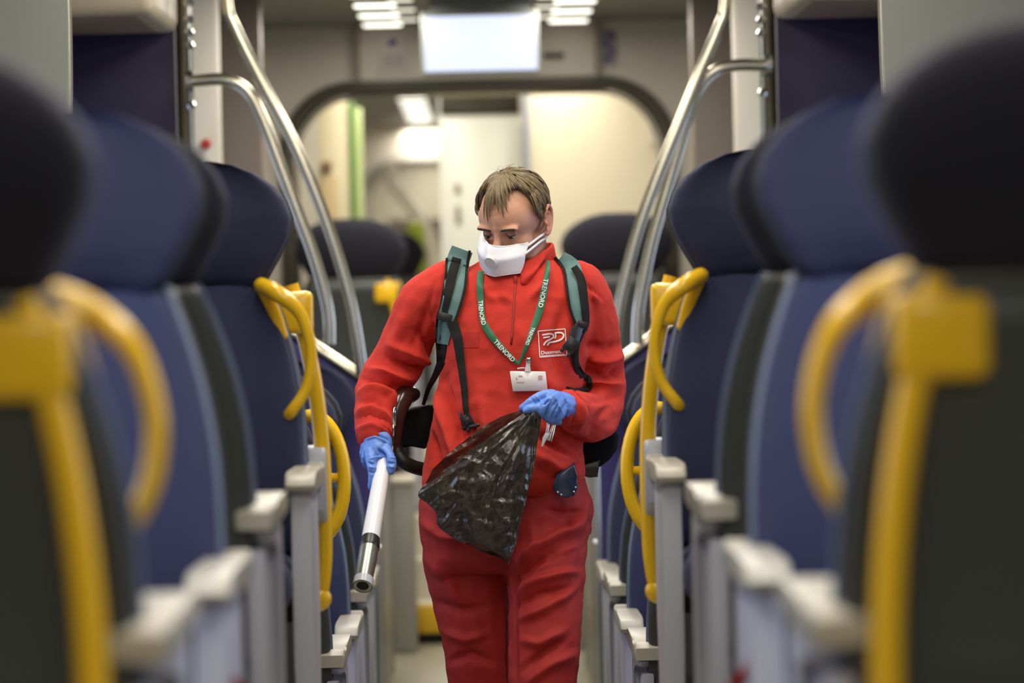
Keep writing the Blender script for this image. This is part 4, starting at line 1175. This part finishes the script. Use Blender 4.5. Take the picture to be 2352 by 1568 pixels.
# teal padding and webbing of the shoulder straps
tl = strip('shoulder_pad', [(1062, 572), (1052, 600), (1046, 640), (1038, 690), (1026, 730), (1016, 790)], [50, 54, 46, 40, 26], PM['teal'], pk, BO, .014, .012)
strip('pad_edge', [(1079, 575), (1073, 610), (1068, 660), (1056, 705), (1042, 745)], 6, PM['strap'], tl, BO, .016, .012)
strip('pad_edge', [(1026, 592), (1023, 640), (1012, 700), (1003, 750)], 5, PM['strap'], tl, BO, .016, .012)
strip('webbing', [(1050, 592), (1041, 622), (1031, 665), (1020, 705), (1011, 735)], 22, PM['strap'], pk, BO, .026, .004)
strip('webbing', [(1019, 725), (1016, 770), (1016, 810), (1012, 845)], [34, 34, 28, 20], PM['strap'], pk, BO, .012, .004)
strip('lower_webbing', [(1014, 830, -.07), (1000, 862, -.03), (984, 893, .04), (972, 930, .11)], [20, 15, 11, 8], PM['strap'], pk, BO, 0, .004, False)
strip('hanging_webbing', [(1038, 738), (1050, 775), (1058, 830), (1066, 890), (1070, 940), (1076, 970)], [26, 22, 17, 14, 12], PM['strap'], pk, BO, .020, .003)
tr_ = strip('shoulder_pad', [(1288, 590), (1312, 612), (1322, 650), (1328, 700), (1334, 745)], [30, 40, 40, 34, 24], PM['teal'], pk, BO, .014, .012)
strip('pad_edge', [(1275, 590), (1295, 618), (1302, 660), (1310, 710), (1324, 748)], 6, PM['strap'], tr_, BO, .016, .012)
strip('webbing', [(1318, 612), (1334, 640), (1342, 690), (1346, 735), (1342, 760)], [16, 20, 18, 12], PM['strap'], pk, BO, .028, .004)
strip('webbing', [(1338, 750), (1324, 790), (1322, 830), (1334, 858), (1352, 872), (1350, 890), (1325, 896), (1300, 890)], [22, 16, 16, 16, 14, 11, 7], PM['strap'], pk, BO, .012, .004)
strip('webbing_tab', [(1334, 744), (1324, 762), (1316, 785)], [20, 28, 26], PM['buckle'], pk, BO, .030, .004)
# buckles
def buckle(px, py, w, h, ang, lift=.02, name='buckle', fork=True):
    c = on(px, py, lift); bm = bmesh.new()
    box(bm, -w / 2, w / 2, -.006, .004, -h / 2, h / 2, .0025)
    if fork:
        for u in (-.32, .32): box(bm, u * w - .004, u * w + .004, -.004, .003, -h / 2 - .010, -h / 2 + .002, .0015)
        box(bm, -w * .3, w * .3, -.0085, -.004, -h * .28, h * .28, .0015)
    r = Matrix.Rotation(radians(ang), 4, 'Y')
    bmesh.ops.transform(bm, matrix=Matrix.Translation(c) @ r, verts=bm.verts)
    lm(name, bm, PM['buckle'], pk, BO, True, 30)
buckle(1021, 728, .034, .020, 18, .033, 'strap_adjuster', False)
buckle(1338, 744, .024, .014, 20, .036, 'strap_adjuster', False)
buckle(1312, 792, .030, .034, 38, .034)
buckle(1073, 966, .026, .030, -28, .014)
bm = bmesh.new(); a, b = on(1058, 950, .012), on(1066, 985, .012); tube(bm, [a, (a + b) / 2, b], .004, 8, round_ends=True)
a, b = on(1064, 982, .014), on(1098, 976, .02); tube(bm, [a, b], .0045, 8, round_ends=True); lm('buckle_clip', bm, PM['buckle'], pk, BO)
# brown handle pipe with chrome clip and the black hose
bm = bmesh.new(); tube(bm, catmull([P(948, 905, .10), P(925, 912, .06), P(908, 950, .04), P(902, 1000, .04), P(900, 1040, .05)], 6), [.018, .026, .026, .023, .020], 16, round_ends=True)
hp = lm('handle_pipe', bm, PM['brown'], pk, BO)
bm = bmesh.new(); a = P(902, 940, -.0); box(bm, a.x - .009, a.x + .009, a.y - .004, a.y + .012, a.z - .040, a.z + .006, .003); box(bm, a.x - .004, a.x + .004, a.y - .008, a.y + .002, a.z - .062, a.z - .036, .002)
lm('metal_clip', bm, M['chrome'], hp, BO)
bm = bmesh.new(); path = catmull([P(908, 1020, .05), P(915, 1045, .04), P(935, 1065, .04), P(970, 1077, .08), P(1010, 1078, .16), P(1060, 1060, .22)], 10)
tube(bm, path, .0150, 14)
for i in range(0, len(path) - 1, 1):
    t = (path[i + 1] - path[i]).normalized(); tube(bm, [path[i] - t * .001, path[i] + t * .001], .0165, 14)
lm('hose', bm, PM['hose'], pk, BO)
# ---- suction tube in the hand -------------------------------------------------
Wt = P(882, 1055, -.085); Wb = P(833, 1345, -.36)
ax = (Wb - Wt).normalized()
vd = empty('suction_tube', Wt, 'white vacuum tube with grey metal nozzle held low in the gloved hand', 'vacuum tube')
def WP(t): return Wt + (Wb - Wt) * t
bm = bmesh.new(); tube(bm, [WP(-.10), WP(.0), WP(.3), WP(.60), WP(.64)], [.017, .018, .0195, .0210, .0210], 28)
lm('tube', bm, PM['white'], vd, Wt)
bm = bmesh.new(); tube(bm, [WP(.62), WP(.625), WP(.69), WP(.695), WP(.70), WP(.72)], [.0200, .0225, .0225, .0235, .0235, .0215], 28)
lm('collar_ring', bm, PM['buckle'], vd, Wt)
bm = bmesh.new()
n_ = 28; u = Vector((1, 0, 0)); u = (u - u.dot(ax) * ax).normalized(); w = ax.cross(u)
R = []
for (t, r) in ((.70, .0215), (.72, .0220), (.80, .0220), (.94, .0205), (.955, .0222), (1.0, .0222), (1.003, .0205), (1.0, .0140), (.98, .0125), (.86, .0120)):
    c = WP(t); R.append([c + (u * cos(2 * pi * k / n_) + w * sin(2 * pi * k / n_)) * r for k in range(n_)])
loft(bm, R)
nz = lm('nozzle', bm, PM['metal'], vd, Wt, True, 35)
bm = bmesh.new(); tube(bm, [WP(.950), WP(1.004)], .0228, 28, cap=False); tube(bm, [WP(1.0041), WP(1.0042)], [.0226, .0226], 28, cap=False)
lm('nozzle_rim', bm, mat('pale_rim', (.50, .50, .56), .3), nz, Wt)
bm = bmesh.new(); tube(bm, [WP(.90), WP(.9995)], .0126, 24); lm('nozzle_bore', bm, M['dark'], nz, Wt)
# ---- bin bag ---------------------------------------------------------------------
GO = P(1225, 945, -.22)
bm = bmesh.new(); NR, NK = 64, 120
Lp = [(962, 1130), (963, 1141), (984, 1158), (1003, 1180), (1004, 1205), (1030, 1228), (1085, 1258), (1130, 1275), (1152, 1284), (1160, 1293)]
Rp = [(1243, 922), (1243, 960), (1236, 1010), (1228, 1060), (1218, 1110), (1208, 1150), (1197, 1195), (1188, 1235), (1178, 1272), (1168, 1296)]
Lc = catmull([(a, b, 0) for a, b in Lp], 7); Rc = catmull([(a, b, 0) for a, b in Rp], 7)
rings = []
for j in range(NR):
    t = j / (NR - 1); q = t * (len(Lc) - 1); i0 = min(int(q), len(Lc) - 2); f = q - i0
    l = Lc[i0].lerp(Lc[i0 + 1], f); r = Rc[i0].lerp(Rc[i0 + 1], f)
    d = (r - l); L = d.length; nx = Vector((d.y, -d.x)) / (L or 1)
    ripe = 17 * math.exp(-t * 7) + 2                       # the open mouth, seen from above
    dep = (.006 + .036 * sin(pi * min(1, t * .9 + .12)) * (1 - t * .45))
    row = []
    for k in range(NK):
        a = 2 * pi * k / NK; u = (1 - cos(a)) / 2; s_ = sin(a)      # u 0..1 from left to right, s_>0 back side
        pinch = min(1, (1 - u) * 3.2 + t * .9)                      # gathered in the hand
        pinch2 = min(1, u * 5 + .15)
        up = ripe * (abs(s_) ** .8) * (1.15 if s_ > 0 else -.35) * pinch * pinch2
        bulge = 12 * (t < .25) * sin(pi * u) * (1 - t * 4)
        px = l.x + d.x * u + nx.x * (up + bulge); py = l.y + d.y * u + nx.y * (up + bulge)
        dy = -.195 - .030 * u + (s_ * dep * pinch)
        if t > .25: dy += .06 * (t - .25) * (1 - u)
        # crumples: folds run from the hand outwards plus small facets
        rad = math.atan2(py - 930, px - 1240) ; rr = math.hypot(py - 930, px - 1240)
        n1 = noise.noise(Vector((rad * 9, rr * .006, s_ * .6))); n2 = noise.noise(Vector((px * .018, py * .03, s_ * 1.2 + 4))); n3 = noise.noise(Vector((px * .05, py * .06, s_ * 2 + 9)))
        n4 = noise.noise(Vector((px * .013 + py * .010, (py * .7 + px * .42) * .09, 2 + s_)))
        c = .009 * (1 - 2.2 * abs(n1)) * min(1, .3 + rr / 200) + .009 * (1 - 2.4 * abs(n2)) * (.35 + t) + .0022 * n3 * (.4 + t) + .014 * (abs(n4)) * math.exp(-t * 3.5)
        cb = math.exp(-((py - (1172 - .12 * (px - 1000))) / 20) ** 2); c += .022 * cb * abs(noise.noise(Vector((px * .03, py * .035, 7 + s_)))) * (1 - abs(n3) * 1.5)
        row.append(P(px + n2 * 2.5, py + n3 * 2.0, dy - (c if s_ <= .1 else -c) * min(1, pinch + .2) * .8))
    rings.append(row)
loft(bm, rings, cap=False)
bag_m = mat('black_film', (.030, .024, .018), .26, spec=.9, coat=.4, alpha=.91, bump=.5, bscale=34, bdist=.004, noise_detail=6)
nt = bag_m.node_tree; bs = nt.nodes['Principled BSDF']; tc = next(n for n in nt.nodes if n.type == 'TEX_COORD'); bp = next(n for n in nt.nodes if n.type == 'BUMP')
nz1 = nt.nodes.new('ShaderNodeTexNoise'); nz1.inputs['Scale'].default_value = 9; nz1.inputs['Detail'].default_value = 3
mxv = nt.nodes.new('ShaderNodeMix'); mxv.data_type = 'RGBA'; mxv.inputs[0].default_value = .12
nt.links.new(tc.outputs['Object'], nz1.inputs['Vector']); nt.links.new(tc.outputs['Object'], mxv.inputs[6]); nt.links.new(nz1.outputs['Color'], mxv.inputs[7])
vo = nt.nodes.new('ShaderNodeTexVoronoi'); vo.inputs['Scale'].default_value = 30; nt.links.new(mxv.outputs[2], vo.inputs['Vector'])
b2p = nt.nodes.new('ShaderNodeBump'); b2p.inputs['Strength'].default_value = .55; b2p.inputs['Distance'].default_value = .010
nt.links.new(vo.outputs['Distance'], b2p.inputs['Height']); nt.links.new(bp.outputs[0], b2p.inputs['Normal']); nt.links.new(b2p.outputs[0], bs.inputs['Normal'])
bag = lm('bin_bag', bm, bag_m, None, GO, True, 180); bag.location = GO
tag(bag, 'thin black plastic bin bag hanging open from the gloved hand', 'bag')
# gathered film inside the fist
bm = bmesh.new()
for k in range(9):
    a = P(1238 + random.uniform(-6, 6), 930 + random.uniform(-4, 4), -.232); b = P(1206 + k * 4, 975 + abs(k - 4) * 2, -.228 + random.uniform(-.004, .004))
    tube(bm, catmull([a, a.lerp(b, .5) + Vector((0, -.004, 0)), b], 3), [.003, .006, .002], 7, round_ends=True)
lm('gathered_neck', bm, bag_m, bag, GO)
# ---- two metal tongs ends under the fist ------------------------------------------
TO = P(1265, 960, -.21)
tg = empty('litter_tweezers', TO, 'slim metal tweezers sticking out below the fist with the bin bag', 'tool')
bm = bmesh.new(); tube(bm, [P(1266, 930, -.205), P(1259, 975, -.212), P(1255, 1000, -.214)], .0036, 10); lm('rod', bm, M['chrome'], tg, TO)
bm = bmesh.new(); tube(bm, [P(1256, 998, -.214), P(1251, 1006, -.214), P(1245, 1024, -.215)], [.0055, .0050, .0020], 10, round_ends=True); lm('white_tip', bm, PM['white'], tg, TO)
bm = bmesh.new(); tube(bm, [P(1277, 930, -.200), P(1273, 975, -.205), P(1268, 990, -.206), P(1268, 991, -.206), P(1262, 1012, -.207)], [.0036, .0036, .0036, .0062, .0062], 12); lm('rod', bm, M['steel'], tg, TO)
# ---- lanyard with badge ---------------------------------------------------------------
LO_ = on(1190, 838, .006)
ln = empty('lanyard', LO_, 'green lanyard with white lettering hanging in a V on the chest', 'lanyard')
LL = [(1104, 622), (1102, 650), (1104, 690), (1107, 725), (1116, 752), (1140, 785), (1165, 812), (1190, 836)]
LR = [(1259, 598), (1257, 625), (1250, 665), (1240, 710), (1226, 750), (1213, 785), (1202, 812), (1192, 836)]
strip('band', LL, [14, 15, 15, 14, 16, 16, 12, 8], PM['lany'], ln, LO_, .008, .0016)
strip('band', LR, [9, 12, 16, 17, 15, 12, 8, 6], PM['lany'], ln, LO_, .008, .0016)
def path_text(poly, start, size, txt='TRENORD', flipped=False, squeeze=1):
    pp = catmull([(a, b, 0) for a, b in poly], 10); D = [0]
    for i in range(1, len(pp)): D.append(D[-1] + (pp[i] - pp[i - 1]).length)
    def place(x, y):
        s = start + x * squeeze
        i = max(0, min(len(D) - 2, next((k for k in range(len(D) - 1) if D[k + 1] >= s), len(D) - 2)))
        f = (s - D[i]) / max(1e-6, D[i + 1] - D[i]); q = pp[i].lerp(pp[i + 1], f); t = (pp[i + 1] - pp[i]).normalized(); n = Vector((-t.y, t.x, 0))
        yy = (y - size * .36)
        return on(q.x - n.x * yy, q.y - n.y * yy, .0125)
    return letters(txt, place, size, .25)
for b in (path_text(LL, 68, 13.5, squeeze=.9), path_text(LL, 168, 14.5, squeeze=.95), path_text(LR, 42, 14.5, squeeze=1.0), path_text(LR, 158, 11, squeeze=.85)):
    lm('lettering', b, PM['ink'], ln, LO_, False)
bdg = empty('name_badge', on(1214, 850, .012), 'white name badge clipped to the green lanyard', 'badge')
bo = bdg.location.copy()
A, B, C_, D_ = P(1171, 852, 0), P(1254, 853, 0), P(1258, 898, 0), P(1178, 898, 0)
yb = min(on(1171, 852).y, on(1258, 870).y, on(1214, 895).y) - .012
def Q(px, py, dy=0): return at(px, py, yb + dy)
bm = bmesh.new(); vs = [Q(1171, 852), Q(1253, 853), Q(1258, 897), Q(1178, 899)]
f = [bm.verts.new(v) for v in vs]; g = [bm.verts.new(v + Vector((0, .004, 0))) for v in vs]
bm.faces.new(f[::-1]); bm.faces.new(g)
for i in range(4): bm.faces.new((f[i], f[(i + 1) % 4], g[(i + 1) % 4], g[i]))
bmesh.ops.bevel(bm, geom=list(bm.edges), offset=.0012, segments=1, affect='EDGES')
lm('card', bm, PM['badge'], bdg, bo, False)
bm = bmesh.new()
for (a, b, c, d) in ((1185, 866, 1188, 872), (1190, 862, 1200, 865), (1186, 876, 1204, 879), (1236, 862, 1246, 872)):
    v = [Q(a, b, -.0008), Q(c, b, -.0008), Q(c, d, -.0008), Q(a, d, -.0008)]; bm.faces.new([bm.verts.new(q) for q in v])
lm('faint_print', bm, PM['badgef'], bdg, bo, False)
bm = bmesh.new(); a, b = Q(1214, 824, .002), Q(1212, 853, .0); tube(bm, [a, a.lerp(b, .5), b], [.0055, .0050, .0075], 10, up=(0, -1, 0), flat=.35); lm('clip', bm, mat('clear_clip', (.6, .6, .58), .2), bdg, bo)
bm = bmesh.new(); c = Q(1215, 826, -.001); box(bm, c.x - .006, c.x + .006, c.y - .003, c.y + .004, c.z - .005, c.z + .005, .001); lm('clip_jaw', bm, M['chrome'], bdg, bo)
bm = bmesh.new()
for k in range(7): ball(bm, Q(1190 + k * 3.2, 845 + abs(k - 3) * .4, .002), .0022, None, 8)
lm('bead_chain', bm, M['chrome'], bdg, bo)
# ---- belt case ------------------------------------------------------------------------
CO = on(1300, 1110, .01)
cs = empty('belt_case', CO, 'dark blue studded leather case hanging below the jacket hem', 'case')
yb = min(on(1290, 1120).y, on(1315, 1120).y, on(1305, 1095).y, on(1300, 1080).y) - .002
bm = bmesh.new()
pts = [(1278, 1090), (1320, 1062), (1325, 1095), (1327, 1122), (1318, 1138), (1298, 1143), (1280, 1137), (1270, 1124), (1272, 1108)]
prism(bm, [(at(a, b, yb).x, at(a, b, yb).z) for a, b in pts], 'y', yb - .014, yb + .03, .005, 3)
lm('case_body', bm, PM['leather'], cs, CO)
bm = bmesh.new()
for (a, b) in ((1281, 1130), (1289, 1136), (1318, 1129), (1322, 1119)): ball(bm, at(a, b, yb - .0145), .0028, None, 10)
lm('studs', bm, PM['stud'], cs, CO)
